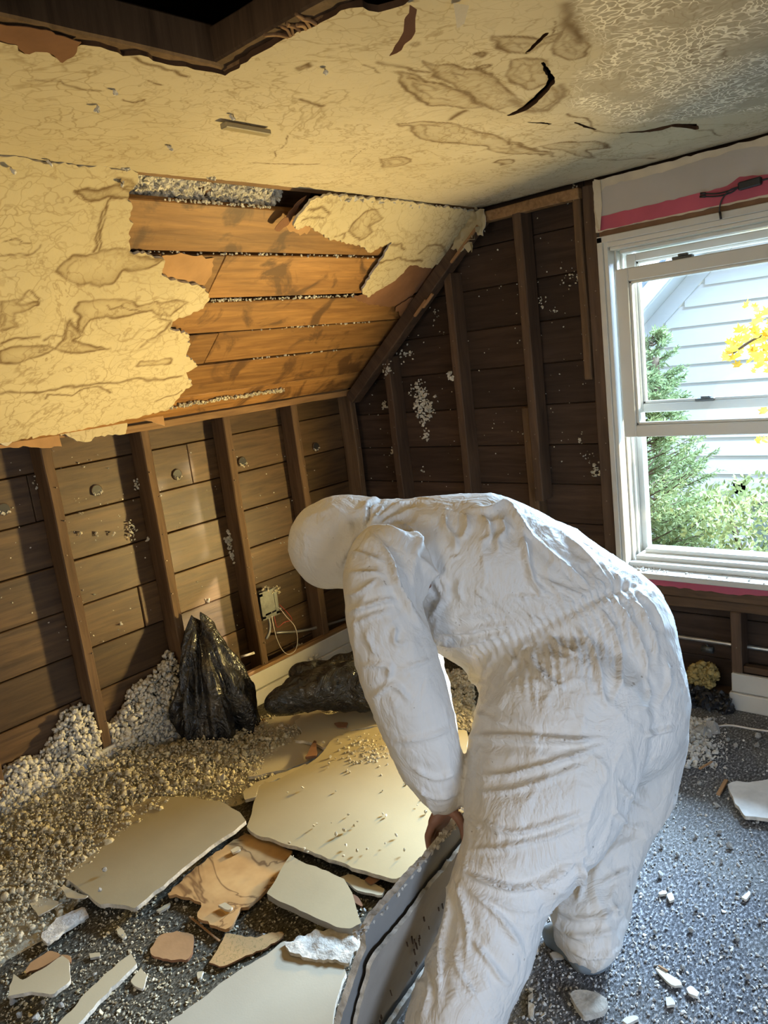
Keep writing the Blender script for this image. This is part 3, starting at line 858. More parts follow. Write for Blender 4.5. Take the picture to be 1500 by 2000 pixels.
def mk_attr(stains, lines, crk=None, seed=1, wob=.026):
    def fn(a, b):
        st = np.zeros(len(a)); fi = np.zeros(len(a)); z0 = np.zeros(len(a))
        wa = a + wob * vnoise(a, b, z0, 13, 4, seed); wb_ = b + wob * vnoise(a, b, z0 + 3, 13, 4, seed + 1)
        mod = np.clip(.78 + .75 * vnoise(a, b, z0 + 7, 14, 3, seed + 2), .12, 1)
        for P in stains:
            d = seg_dist(P, wa, wb_); ins = inside(P, wa, wb_)
            w = np.where(ins, .007, .0035)
            st = np.maximum(st, np.maximum(np.exp(-(d / w) ** 2), np.where(ins, .32 * np.exp(-d / .018) + .55 * np.exp(-((d - .026 - .012 * vnoise(a, b, z0 + 5, 9, 2, seed)) / .0035) ** 2) * (vnoise(a, b, z0 + 9, 8, 1, seed) > -.1), 0)) * mod)
            fi = np.maximum(fi, np.where(ins, .08 + .30 * np.exp(-d / .03), 0))
        for P, w in lines:
            d = seg_dist(P, wa, wb_, False)
            st = np.maximum(st, np.exp(-(d / w) ** 2) * np.clip(mod + .15, 0, 1))
        r = {'stain': np.clip(st, 0, 1) * .95, 'fill': fi, 'crackle': np.zeros(len(a))}
        if crk is not None:
            d = seg_dist(crk, wa, wb_); ins = inside(crk, wa, wb_)
            r['crackle'] = np.where(ins, np.clip(d / .05, 0, 1), 0)
        return r
    return fn
def dispA(a, b):
    z0 = np.zeros(len(a))
    return .008 + .005 * vnoise(a, b, z0, 2.5, 2, 3) + .0025 * vnoise(a, b, z0, 11, 3, 5)
grid_sheet('torn_drywall', to_s, SN, pa, [], .0048, .010, [M['plaster_slope'], M['gyp_core'], M['kraft']], cs, dispA, mk_attr(stainsA, linesA, None, 1), backside=False)
def dispB(a, b):
    z0 = np.zeros(len(a)); e = np.clip((-.9 - a) / .15, 0, 1)
    return .010 + .045 * e + .005 * vnoise(a, b, z0, 4, 2, 8) + .002 * vnoise(a, b, z0, 15, 2, 5)
grid_sheet('torn_drywall', to_s, SN, pb, [], .006, .009, [M['plaster_slope'], M['gyp_core'], M['kraft']], cs, dispB, mk_attr(stainsB, linesB, None, 11))
# torn brown backing paper left on the boards
def paper_on_slope(px, d, seed, mat='kraft', name='backing_paper', curl=0):
    P = jag(px_slope(px), .004, .014, seed=seed)
    return grid_sheet(name, to_s, SN, P, [], .008, .0012, [M[mat], M[mat]], cs, lambda a, b: d + .003 * vnoise(a, b, a * 0, 12, 2, seed) + curl * np.clip((b - b.min()) / (b.max() - b.min() + 1e-6), 0, 1) ** 2)
paper_on_slope([(690, 580), (715, 575), (770, 543), (800, 513), (846, 520), (850, 548), (800, 582), (770, 600), (735, 598), (700, 590)], -.004, 21)
paper_on_slope([(770, 600), (800, 580), (815, 578), (812, 610), (790, 625), (780, 615)], .004, 22)
paper_on_slope([(318, 503), (345, 500), (420, 506), (415, 540), (400, 562), (330, 548), (312, 535)], -.006, 23, 'kraft_light')
paper_on_slope([(555, 415), (570, 430), (610, 445), (600, 462), (565, 452)], -.006, 24, 'kraft_light')
paper_on_slope([(530, 440), (545, 420), (575, 385), (592, 374), (575, 400), (560, 425), (540, 445)], .02, 25, 'kraft')
# scraps hanging over the top of the knee wall
def hang(name, px, x, mat, seed, th=.008):
    P3 = np.array([kn(u, v, x) for u, v in px])[:, 1:]
    P = jag(P3, .003, .014, seed=seed)
    return grid_sheet(name, lambda a, b: np.stack([np.full_like(a, x), a, b], 1), (1, 0, 0), P, [], .008, th, [M[mat], M['gyp_core']], cs, lambda a, b: .01 * vnoise(a, b, a * 0, 6, 2, seed))
hang('hanging_paper', [(-60, 845), (60, 835), (112, 825), (122, 872), (60, 874), (0, 876), (-60, 885)], .012, 'kraft_light', 31, .002)
hang('hanging_drywall', [(110, 826), (190, 815), (247, 808), (246, 848), (185, 853), (178, 862), (150, 862), (128, 846), (118, 852)], .022, 'plaster_slope', 32)
hang('hanging_paper', [(245, 808), (285, 800), (318, 812), (322, 832), (300, 826), (270, 818), (258, 822)], .024, 'kraft_light', 33, .003)
hang('plaster_scrap', [(0, 866), (18, 845), (45, 832), (72, 826), (72, 834), (40, 850), (14, 872)], .03, 'cream_mud', 34, .006)

# ------------------------------------------------------------------ flat ceiling
cl = empty('ceiling', (0, 0, 0), 'flat water-stained attic ceiling with cracks and a broken-through hole', 'ceiling', kind='structure')
hole_px = [(-60, 78), (0, 85), (35, 92), (50, 110), (68, 102), (92, 103), (120, 122), (160, 92), (215, 103), (240, 114), (275, 111), (330, 130), (380, 138), (440, 149), (470, 128), (530, 95), (580, 66), (640, 42), (685, 20), (740, 28), (790, 15), (803, 3), (815, -10), (700, -120), (300, -250), (-200, -120)]
hole = np.array([ce(u, v) for u, v in hole_px])
hole = jag(hole, .004, .018, seed=12)
c2 = lambda pts: np.array([ce(750 + x / 2, y / 2) for x, y in pts])
def slit(pts, ws, seed):
    P = c2(pts); T = np.gradient(P, axis=0); T /= np.linalg.norm(T, axis=1)[:, None]; N = np.stack([-T[:, 1], T[:, 0]], 1)
    w = np.asarray(ws)[:, None]
    return jag(np.vstack([P + N * w, (P - N * w)[::-1]]), .0012, .012, seed=seed)
slits = [slit([(480, 430), (540, 402), (600, 366), (650, 325), (655, 305), (640, 280), (618, 245)], [.004, .012, .011, .010, .007, .006, .003], 1),
         slit([(920, 522), (1010, 516), (1080, 502), (1130, 488), (1200, 486), (1225, 496)], [.003, .010, .020, .014, .018, .004], 2),
         slit([(555, 214), (600, 172), (640, 135)], [.002, .005, .003], 3),
         slit([(560, 452), (600, 462), (650, 482)], [.003, .008, .005], 4),
         slit([(745, 476), (790, 497), (830, 506)], [.003, .006, .003], 5)]
XV0, XV1, YV0, YV1 = XS - .004, 2.62, -2.75, .015
ceil_out = jag([(XV0, YV0), (XV1, YV0), (XV1, YV1), (1.75, YV1 - .012), (1.386, YV1 - .01), (XV0, YV1)], .0015, .02, seed=8)
crk = c2([(720, -80), (722, 30), (725, 95), (780, 160), (830, 200), (720, 300), (715, 400), (900, 500), (1200, 470), (1560, 415), (1700, -80)])
cst = [c2(q) for q in [
    [(430, 140), (500, 152), (600, 152), (672, 130), (660, 165), (600, 175), (560, 212), (470, 210), (435, 180)],
    [(480, 300), (500, 245), (560, 230), (620, 245), (650, 310), (580, 335), (520, 322)],
    [(50, 280), (90, 280), (200, 320), (300, 370), (390, 410), (300, 420), (200, 415), (120, 400), (80, 330)],
    [(170, 240), (350, 270), (430, 300), (490, 350), (535, 380), (450, 412), (390, 405), (280, 350), (200, 290)],
    [(640, 180), (660, 140), (700, 110), (760, 150), (800, 185), (775, 225), (720, 240), (650, 215)],
    [(530, 390), (600, 350), (660, 330), (670, 370), (620, 395)],
    [(362, 210), (372, 204), (400, 204), (405, 212), (385, 219)], [(115, 185), (130, 176), (155, 178), (158, 188), (137, 194)], [(352, 262), (375, 252), (402, 258), (395, 270), (370, 272)],
    [(425, 635), (455, 625), (495, 628), (490, 642), (450, 648)], [(0, 625), (60, 620), (112, 632), (70, 648), (0, 655)],
    [(1190, 230), (1210, 190), (1290, 170), (1335, 185), (1330, 260), (1240, 255)],
    [(592, 580), (700, 555), (830, 560), (890, 575), (800, 590), (830, 615), (900, 618), (760, 612)],
    [(35, 480), (120, 478), (300, 492), (400, 520), (500, 560), (640, 612), (500, 602), (430, 592), (330, 567), (220, 562), (140, 542), (90, 502)]]]
cln = [(c2(q), w) for q, w in [
    ([(715, 20), (722, 60), (708, 100), (740, 130), (770, 165)], .018), ([(690, 330), (680, 370), (640, 400), (560, 400), (500, 380)], .012),
    ([(250, 470), (290, 440), (310, 430)], .010), ([(90, 330), (110, 395), (200, 415), (300, 420)], .006), ([(0, 240), (60, 255), (120, 270), (180, 280)], .006),
    ([(100, 300), (240, 340), (390, 405), (470, 420)], .003), ([(640, 80), (655, 100), (640, 135)], .002), ([(720, 420), (760, 450), (860, 520), (930, 522)], .004),
    ([(1225, 496), (1270, 505), (1330, 520)], .004), ([(490, 545), (485, 570), (560, 580), (660, 615)], .005), ([(900, 615), (1060, 618)], .006), ([(690, 560), (830, 555), (890, 572)], .006)]]
cl1 = lambda pts: np.array([ce(x / 2, y / 2) for x, y in pts])
cln += [(cl1(q), w) for q, w in [([(120, 317), (240, 320), (300, 340), (380, 362)], .003), ([(470, 390), (510, 400), (540, 390)], .003), ([(1060, 615), (1100, 570), (1130, 530)], .0015), ([(1360, 645), (1420, 590), (1440, 580)], .0015),
                                 ([(1170, 388), (1230, 408), (1275, 415)], .005), ([(545, 232), (600, 270), (680, 285), (720, 302)], .005), ([(1430, 250), (1500, 285)], .003), ([(1000, 632), (1100, 640), (1250, 640)], .003), ([(570, 325), (610, 338)], .003)]]
cst += [cl1(q) for q in [[(1165, 264), (1185, 257), (1207, 263), (1188, 271)]]]
def dispC(a, b):
    z0 = np.zeros(len(a))
    d = .006 * vnoise(a, b, z0, 1.8, 2, 21) + .0022 * vnoise(a, b, z0, 9, 3, 22)
    d += .022 * np.exp(-(((a - 1.72) / .10) ** 2 + ((b + 1.02) / .13) ** 2))
    d += .020 * np.exp(-(((a - 1.70) / .16) ** 2 + ((b + .28) / .10) ** 2))
    return d
to_c = lambda a, b: np.stack([a, b, np.full_like(a, HC)], 1)
grid_sheet('plasterboard', to_c, (0, 0, -1), ceil_out, [hole] + slits, .005, .011, [M['plaster'], M['torn_edge'], M['kraft']], cl, dispC, mk_attr(cst, cln, crk, 31), backside=False)
def slab(name, lo, hi, mat, parent): 
    V, F = box_vf(lo, hi); return mesh_obj(name, V, F, mat, parent)
slab('plasterboard', (XS - .004, YB, HC), (XR - XS, YV0, HC + .011), M['plaster'], cl)
slab('plasterboard', (XV1, YV0, HC), (XR - XS, .09, HC + .011), M['plaster'], cl)
# joists over the ceiling and the broken lumber at the edge of the hole
for k in range(11):
    y = -.16 - .61 * k
    if -2.7 < y < -1.85: continue
    beam('joist', (XS - .1, y - .04, HC + .014), (XR - XS + .1, y, HC + .15), M['attic_wood'], cl, .003)
def edge_lumber(name, pa_, pb_, w, h, z0, mat, inset=.0):
    A_, B_ = ce(*pa_), ce(*pb_); d = B_ - A_; L = np.linalg.norm(d); d /= L
    n = np.array([-d[1], d[0]])
    b3 = (np.array([A_[0], A_[1], HC + z0]), np.array([d[0], d[1], 0]), np.array([n[0], n[1], 0]), np.array([0, 0, 1.0]))
    return beam(name, (0, inset, 0), (L, inset + w, h), mat, cl, .004, basis=b3, warp=.005)
edge_lumber('broken_joist', (-60, 40), (445, 150), .045, .07, .010, M['stud_v'], -.015)
edge_lumber('broken_lath', (-60, 62), (330, 128), .030, .012, .014, M['plank_y'], -.012)
edge_lumber('broken_joist', (440, 146), (700, 0), .045, .06, .012, M['stud_v'], -.03)
edge_lumber('broken_lath', (445, 150), (640, 48), .028, .012, .008, M['plank_y'], -.012)
for k in range(7):
    u = 560 + k * 9 + random.uniform(-5, 5); v = 92 - (u - 530) * .45
    c0 = np.append(ce(u, v), HC + .004); c1 = c0 + np.array([random.uniform(-.02, .02), -.03 + random.uniform(-.02, .01), random.uniform(-.01, .012)])
    tube('splinter', [c0, (c0 + c1) / 2 + .002, c1], [.0035] * 16 + [.001], M['sliver'], cl, 5)
def ceil_flap(name, px, drop, mat, seed):
    P = jag(np.array([ce(u, v) for u, v in px]), .003, .014, seed=seed)
    return grid_sheet(name, to_c, (0, 0, -1), P, [], .008, .0012, [M[mat], M[mat]], cl, lambda a, b: drop + .006 * vnoise(a, b, a * 0, 9, 2, seed))
ceil_flap('torn_paper', [(-60, 40), (0, 55), (60, 62), (110, 75), (160, 88), (150, 105), (120, 124), (92, 104), (68, 104), (50, 112), (35, 94), (0, 86), (-60, 80)], -.004, 'kraft', 41)
# paper flap hanging from the hole edge
hp = [(800, 12), (815, 20), (812, 60), (790, 85), (775, 105), (758, 112), (770, 90), (788, 60), (790, 35)]
ref = np.append(ce(800, 12), HC)
nv = np.array(FW); nv[2] = 0; nv /= np.linalg.norm(nv)
P3 = np.array([on_plane(u, v, nv, nv @ ref + .004) for u, v in hp])
ex = np.array([-nv[1], nv[0], 0.0])
P2 = np.stack([(P3 - ref) @ ex, P3[:, 2] - ref[2]], 1)
grid_sheet('torn_paper', lambda a, b: ref + np.outer(a, ex) + np.outer(b, [0, 0, 1.0]), -nv, jag(P2, .002, .012, seed=3), [], .006, .0012, [M['kraft'], M['kraft']], cl, lambda a, b: .01 * np.sin(b * 40) + .005 * vnoise(a, b, a * 0, 12, 2, 1))
mesh_obj('plaster_tag', [np.append(ce(885, 0), HC - .004), np.append(ce(915, 0), HC - .008), np.append(ce(905, 20), HC - .02), np.append(ce(890, 26), HC - .024)], [[0, 1, 2, 3]], M['cream_mud'], cl)
# bits of plaster hanging on nails, loose sliver, ragged tape along the join
for (u, v) in [(224, 180), (190, 210), (455, 227), (331, 287), (635, 140), (18, 322), (93, 308), (232, 350)]:
    c = np.append(ce(u, v - 4), HC) if v < 300 else None
    if c is None:
        q = sl(u, v); c = slope_pt(q[0], q[1], .012)[0]; dn = SN
    else: dn = np.array([0, 0, -1.0])
    tube('hanging_nail', [c - dn * .004, c + dn * .004, c + dn * .008 + np.array([.001, .001, 0])], .0012, M['nail'], cl, 6)
    f_ = scatter('plaster_bit', [c + dn * .006 + RNG.normal(0, .0025, 3) for _ in range(3)], [.004, .003, .005], CRUMBS, M['crumb'], cl); f_['kind'] = 'stuff'
A_ = np.append(ce(428, 238), HC); B_ = np.append(ce(517, 254), HC); d_ = B_ - A_; L_ = np.linalg.norm(d_); d_ /= L_
beam('loose_lath', (0, 0, .004), (L_, .022, .016), M['gyp_tan'], cl, .002, basis=(A_, d_, np.cross([0, 0, -1.0], d_), np.array([0, 0, -1.0])))
pts, szs = [], []
for k in range(120):
    t = random.random(); u = 640 + 300 * t; v = 377 + 33 * t
    if random.random() < .75: u = random.choice([680, 700, 740, 770, 800, 830, 900, 920]) + random.uniform(-14, 14); v = 377 + 33 * (u - 640) / 300
    q = np.append(ce(u, v), HC - .013); q[0] += random.uniform(.000, .016); pts.append(q); szs.append(random.uniform(.006, .013))
o_ = scatter('tape_scrap', pts, szs, FLAKES, M['crumb'], cl, (1.6, 1, .7)); o_['kind'] = 'stuff'
pts = [np.append(ce(412 + random.uniform(-8, 8), 346 + random.uniform(-2, 2)), HC - .003) for _ in range(14)] + [np.append(ce(245 + random.uniform(-8, 8), 327), HC - .003) for _ in range(10)]
o_ = scatter('tape_scrap', pts, RNG.uniform(.004, .009, 24), FLAKES, M['crumb'], cl); o_['kind'] = 'stuff'
# crumpled drywall corner where slope, ceiling and gable meet
cp = np.array([ga(u, v, -.05) for u, v in [(898, 418), (945, 408), (947, 440), (940, 462), (925, 452), (912, 470), (900, 492), (880, 486), (893, 460)]])[:, [0, 2]]
grid_sheet('crumpled_paper', to_g(-.05), (0, -1, 0), jag(cp, .004, .012, seed=7), [], .005, .004, [M['gyp_tan'], M['gyp_core']], cs, lambda a, b: .012 * vnoise(a, b, a * 0, 22, 2, 77) - .01 * np.abs(vnoise(a, b, a * 0, 45, 1, 78)))
pts = [ga(925 + random.uniform(-22, 16), 440 + random.uniform(-35, 45), -.03 + random.uniform(-.03, .02)) for _ in range(26)]
o_ = scatter('crumpled_corner', pts, RNG.uniform(.010, .022, 26), FLAKES, M['gyp_tan'], cs, (1.2, 1, .5)); o_['kind'] = 'stuff'

# ------------------------------------------------------------------ rest of the shell: roof over the attic, other side of the room
rf = empty('roof', (0, 0, 0), 'dark underside of the attic roof seen through the ceiling hole', 'roof', kind='structure')
XM = XR / 2; ZR = HK + .2 + (XM + .35) * (HC - HK) / XS
mesh_obj('roof_deck', [[-.35, YB - .2, HK - .087], [XM, YB - .2, ZR], [XM, .3, ZR], [-.35, .3, HK - .087], [XR + .35, YB - .2, HK - .087], [XR + .35, .3, HK - .087]], [[0, 3, 2, 1], [1, 2, 5, 4]], M['attic_wood'], rf)
mesh_obj('gable_deck', [[-.3, .118, HC - .1], [XR + .3, .118, HC - .1], [XM, .118, ZR]], [[0, 1, 2]], M['attic_wood'], rf)
mesh_obj('gable_deck', [[-.3, YB - .02, HC - .1], [XR + .3, YB - .02, HC - .1], [XM, YB - .02, ZR]], [[0, 2, 1]], M['attic_wood'], rf)
wr_ = empty('wall_right', (0, 0, 0), 'painted knee wall and slope opposite', 'wall', kind='structure')
for (ya_, yb_, za_, zb_) in [(YB, -2.4, 0, HK), (-1.4, .12, 0, HK), (-2.4, -1.4, 0, .55), (-2.4, -1.4, 1.27, HK)]:
    mesh_obj('plaster_face', [[XR, ya_, za_], [XR, yb_, za_], [XR, yb_, zb_], [XR, ya_, zb_]], [[0, 3, 2, 1]], M['greige'], wr_)
mesh_obj('slope_face', [[XR, YB, HK], [XR, .12, HK], [XR - XS, .12, HC], [XR - XS, YB, HC]], [[0, 3, 2, 1]], M['greige'], wr_)
wk = empty('wall_rear', (0, 0, 0), 'painted gable wall opposite with its own window opening', 'wall', kind='structure')
RX0, RX1, RZ0, RZ1 = 2.1, 3.1, .7, 2.0
for lo, hi in [((-.1, RX0), (0, HC)), ((RX1, XR), (0, HC)), ((RX0, RX1), (0, RZ0)), ((RX0, RX1), (RZ1, HC))]:
    mesh_obj('plaster_face', [[lo[0], YB, hi[0]], [lo[1], YB, hi[0]], [lo[1], YB, hi[1]], [lo[0], YB, hi[1]]], [[0, 1, 2, 3]], M['greige'], wk)

# ------------------------------------------------------------------ window
w1 = empty('window_1', (0, 0, 0), 'white double-hung window with its lower sash pushed up', 'window', kind='structure')
WV = M['white_vinyl']; X0 = 1.388; X1 = 2.30
def wbox(name, x0, x1, y0, y1, z0, z1, mat=WV, parent=w1, bev=.002): return beam(name, (x0, y0, z0), (x1, y1, z1), mat, parent, bev)
ZT, ZB = 1.825, .53
# casing and stepped jamb on the left, mirrored on the right
for side in (0, 1):
    f = (lambda x: x) if side == 0 else (lambda x: X0 + X1 - x)
    def sb(name, xa, xb, ya, yb, mat=WV): 
        a, b = sorted((f(xa), f(xb))); return wbox(name, a, b, ya, yb, ZB - .02, ZT, mat)
    sb('casing', X0, X0 + .022, -.016, .05, M['white_trim'])
    sb('jamb', X0 + .022, X0 + .038, -.008, .20)
    sb('track', X0 + .038, X0 + .046, .050, .062)
    sb('track', X0 + .038, X0 + .046, .104, .118)
    sb('outer_jamb', X0 + .038, X0 + .060, .16, .21)
wbox('head_casing', X0, X1, -.016, .05, ZT - .022, ZT + .002, M['white_trim'])
wbox('head_jamb', X0 + .022, X1 - .022, -.006, .11, ZT - .040, ZT - .022)
wbox('head_stop', X0 + .04, X1 - .04, .006, .14, ZT - .052, ZT - .040)
wbox('head_track', X0 + .058, X1 - .058, .05, .17, ZT - .066, ZT - .052)
wbox('sill_stool', X0 - .005, X1 + .005, -.050, .06, .505, .528, M['white_trim'])
wbox('sill_step', X0 + .03, X1 - .03, .02, .10, .528, .548)
wbox('sill_step', X0 + .05, X1 - .05, .06, .15, .548, .565)
wbox('sill_track', X0 + .07, X1 - .07, .11, .18, .565, .582)
def sash(name, x0, x1, z0, z1, y0, y1, st, rb, rt_):
    e = empty(name, ((x0 + x1) / 2, y0, z0)); e.parent = w1
    e.location = ((x0 + x1) / 2, y0, z0)
    beam('stile', (x0, y0, z0), (x0 + st, y1, z1), WV, e, .003)
    beam('stile', (x1 - st, y0, z0), (x1, y1, z1), WV, e, .003)
    beam('bottom_rail', (x0 + st, y0, z0), (x1 - st, y1, z0 + rb), WV, e, .003)
    beam('top_rail', (x0 + st, y0, z1 - rt_), (x1 - st, y1, z1), WV, e, .003)
    # glazing bead
    for nm, a, b in [('bead', (x0 + st, y0 + .008, z0 + rb), (x0 + st + .010, y1 - .004, z1 - rt_)), ('bead', (x1 - st - .010, y0 + .008, z0 + rb), (x1 - st, y1 - .004, z1 - rt_)),
                     ('bead', (x0 + st, y0 + .008, z0 + rb), (x1 - st, y1 - .004, z0 + rb + .010)), ('bead', (x0 + st, y0 + .008, z1 - rt_ - .010), (x1 - st, y1 - .004, z1 - rt_))]:
        beam(nm, a, b, WV, e, .002)
    ym = (y0 + y1) / 2
    mesh_obj('pane', [[x0 + st, ym, z0 + rb], [x1 - st, ym, z0 + rb], [x1 - st, ym, z1 - rt_], [x0 + st, ym, z1 - rt_]], [[0, 1, 2, 3]], M['glass'], e)
    return e
sl_ = sash('raised_sash', X0 + .052, X1 - .052, 1.062, 1.700, .012, .048, .050, .046, .048)
su_ = sash('upper_sash', X0 + .075, X1 - .075, 1.150, 1.752, .066, .10, .036, .034, .030)
for (x, z, y, par) in [(1.735, 1.184, .062, su_), (1.69, 1.700, .015, sl_)]:
    b0 = beam('latch', (x - .035, y, z), (x + .035, y + .03, z + .010), M['box_metal'], par, .002)
    beam('latch_lever', (x - .012, y - .004, z + .010), (x + .022, y + .012, z + .018), M['box_metal'], par, .002)
# crumbs on the stool
pts = [np.array([random.uniform(1.41, 1.56), random.uniform(-.03, .03), .531]) for _ in range(50)] + [np.array([random.uniform(1.4, 2.2), random.uniform(-.045, .03), .530]) for _ in range(60)]
o_ = scatter('sill_crumbs', pts, RNG.uniform(.0015, .005, 110), CRUMBS, M['crumb'])
tag(o_, 'loose plaster crumbs lying on the white window sill', 'crumbs', kind='stuff')

# ------------------------------------------------------------------ outdoors
YH = 4.6
hs = empty('neighbour_house', (.5, YH, -2.6), 'white lap-sided neighbouring house with a steep gable eave', 'house')
rk = lambda z_: -.37 + (z_ - 1.45) / .93 + .10
z = -2.6; k = 0
while z < 4.4:
    xl = max(-1.3, rk(z + .17)) if z > .3 else -1.3
    e_ = .175
    V = [[xl, YH - .016, z - .012], [4.5, YH - .016, z - .012], [4.5, YH + .0, z - .012], [xl, YH, z - .012], [xl, YH - .002, z + e_], [4.5, YH - .002, z + e_], [4.5, YH + .012, z + e_], [xl, YH + .012, z + e_]]
    if xl < 4.3: mesh_obj('siding_board', V, [list(f) for f in BOXF], M['siding'], hs)
    z += e_; k += 1
def rake_box(name, d0, d1, y0, y1, mat):
    # d along the normal of the rake (up-left positive)
    a = np.array([1, 0, .93]); a /= np.linalg.norm(a); n = np.array([-a[2], 0, a[0]])
    O = np.array([-.37, 0, 1.45])
    beam(name, (-1.6, y0, d0), (4.2, y1, d1), mat, hs, .003, basis=(O, a, np.array([0, 1.0, 0]), n))
rake_box('soffit', -.02, .0, YH - .32, YH + .05, M['soffit'])
rake_box('frieze_board', -.16, -.02, YH - .030, YH + .0, M['soffit'])
rake_box('fascia_board', .0, .13, YH - .36, YH - .31, M['fascia'])
rake_box('roof_edge', .13, .16, YH - .38, YH + 3.0, M['shingle'])
c0, c1 = ga(1435, 940, YH), ga(1500, 1020, YH)
wx, wz = c0[0], c0[2]
e_ = mesh_obj('house_window', *join_vf([box_vf((wx, YH - .05, wz - 1.2), (wx + .11, YH - .01, wz)), box_vf((wx, YH - .05, wz - .11), (wx + 1.1, YH - .01, wz)), box_vf((wx + 1.0, YH - .05, wz - 1.2), (wx + 1.1, YH - .01, wz))]), M['far_frame'], hs)
mesh_obj('sash_frame', *join_vf([box_vf((wx + .11, YH - .06, wz - 1.2), (wx + .16, YH - .012, wz - .11)), box_vf((wx + .11, YH - .06, wz - .17), (wx + 1.0, YH - .012, wz - .11))]), M['fascia'], e_)
mesh_obj('window_pane', [[wx + .16, YH - .03, wz - 1.2], [wx + 1.0, YH - .03, wz - 1.2], [wx + 1.0, YH - .03, wz - .17], [wx + .16, YH - .03, wz - .17]], [[0, 1, 2, 3]], M['far_glass'], e_)
mesh_obj('ground', [[-15, .4, -2.6], [25, .4, -2.6], [25, 30, -2.6], [-15, 30, -2.6]], [[0, 1, 2, 3]], M['ground'])
tag(bpy.data.objects['ground'], 'lawn between the two houses', 'ground', kind='structure')

def blades(P, D, L, W, mat, name, parent):
    """small pointed leaves: points, directions, lengths, widths"""
    n = len(P); D = D / np.linalg.norm(D, axis=1)[:, None]
    S = np.cross(D, RNG.normal(0, 1, (n, 3))); S /= np.linalg.norm(S, axis=1)[:, None]
    a = P; b = P + D * L[:, None] * .5 + S * W[:, None]; c = P + D * L[:, None]; d = P + D * L[:, None] * .5 - S * W[:, None]
    V = np.stack([a, b, c, d], 1).reshape(-1, 3); F = np.arange(4 * n).reshape(n, 4)
    return mesh_obj(name, V, F, mat, parent)
def conifer(base, top, rad, nb, label, tx=0.0, seed=1):
    rs = np.random.default_rng(seed)
    t = empty('conifer', base, label, 'conifer')
    b = np.array(base, float); h = top - b[2]
    tube('trunk', [b, b + [0, 0, h * .5], b + [0, 0, h * .96]], .05, M['bark'], t, 8)
    P, D, L, W, Br = [], [], [], [], []
    for i in range(nb):
        f = rs.uniform(.30, 1.0) ** .9; zz = b[2] + h * f; R = rad * (1 - f) ** .75 * rs.uniform(.75, 1.15) + .06
        a = rs.uniform(0, 2 * np.pi)
        o = np.array([b[0], b[1], zz]); dr = np.array([math.cos(a), math.sin(a), .35 + rs.normal(0, .12)])
        pts = [o + dr * R * q + np.array([0, 0, .12 * R * q * q]) for q in (0, .5, 1)]
        Br.append(tube_vf(pts, [.008, .005, .002], 4))
        for j in range(34):
            q = rs.uniform(.25, 1.0); c = o + dr * R * q + np.array([0, 0, .12 * R * q * q])
            sd = np.array([-dr[1], dr[0], 0]) * rs.choice([-1, 1]) * rs.uniform(.3, 1.0) + dr * .8 + np.array([0, 0, rs.normal(0, .25)])
            tl = rs.uniform(.05, .12) * (1.1 - .4 * q)
            for m_ in range(5):
                P.append(c + sd * tl * m_ / 5 / np.linalg.norm(sd)); D.append(sd + rs.normal(0, .55, 3)); L.append(rs.uniform(.025, .05)); W.append(rs.uniform(.003, .006))
    V, F = join_vf(Br); mesh_obj('branches', V, F, M['bark'], t)
    o_ = blades(np.array(P), np.array(D), np.array(L), np.array(W), M['needle'], 'needles', t); o_['kind'] = 'stuff'
    return t
conifer((.50, 2.35, -2.6), 1.18, .95, 300, 'tall green conifer close outside the window at the left of the panes', seed=3)
conifer((.30, 3.2, -2.6), 1.38, .8, 200, 'green conifer standing behind the nearer one against the white house', seed=5)
hg = empty('hedge_shrub', (1.5, 2.7, -2.6), 'broad yellow-green shrub filling the lower right of the open window', 'shrub')
n = 15000
ang = RNG.uniform(0, 2 * np.pi, n); rr = np.sqrt(RNG.uniform(.25, 1, n)); hh = RNG.uniform(0, 1, n)
X = 1.55 + 1.2 * rr * np.cos(ang); Y = 2.7 + .6 * rr * np.sin(ang)
top = .30 - .30 * np.abs(X - 1.5) ** 1.5 * .5 + .10 * vnoise(X, Y, X * 0, 4, 2, 9)
Z = top - RNG.uniform(0, 1, n) ** 1.6 * 1.8
o_ = blades(np.stack([X, Y, Z], 1), RNG.normal(0, 1, (n, 3)) + [0, 0, .6], RNG.uniform(.03, .07, n), RNG.uniform(.008, .016, n), M['needle2'], 'foliage', hg); o_['kind'] = 'stuff'
for k in range(7):
    a = np.array([1.5 + RNG.uniform(-.3, .3), 2.7, -2.6]); b = np.array([1.5 + RNG.uniform(-.9, .9), 2.7 + RNG.uniform(-.3, .3), .0])
    tube('stem', [a, (a + b) / 2 + .05, b], .02, M['bark'], hg, 6)

# maple: leafy branch reaching in front of the house, crown off to the right shading the sun
mp = empty('maple_tree', (5.9, 3.4, -2.6), 'yellow autumn maple reaching a leafy branch in from the right', 'tree')
lv = []
for k, (a, r) in enumerate([(90, 1.0), (68, .45), (42, .85), (22, .42), (-5, .70), (-30, .36), (-80, .30), (-100, .30), (-150, .36), (-175, .70), (158, .42), (138, .85), (112, .45)]):
    lv.append([r * math.cos(math.radians(a)), r * math.sin(math.radians(a)), .10 * r])
lv.append([0, 0, 0])
leaf_me = bpy.data.meshes.new('leaf')
leaf_me.from_pydata(lv, [], [[13, i, (i + 1) % 13] for i in range(13)]); leaf_me.materials.append(M['maple'])
def leaf(p, s):
    link_mesh('leaf', leaf_me, p, mbr, (random.uniform(.6, 2.4), random.uniform(-.5, .5), random.uniform(-.9, .9)), (s, s, s))
bpts = [ga(1640, 640, 2.4), ga(1560, 650, 2.2), ga(1490, 655, 2.1), ga(1430, 690, 2.0)]
mbr = tube('branch', [np.array([5.9, 3.4, 1.0])] + bpts, .008, M['bark'], mp, 6)
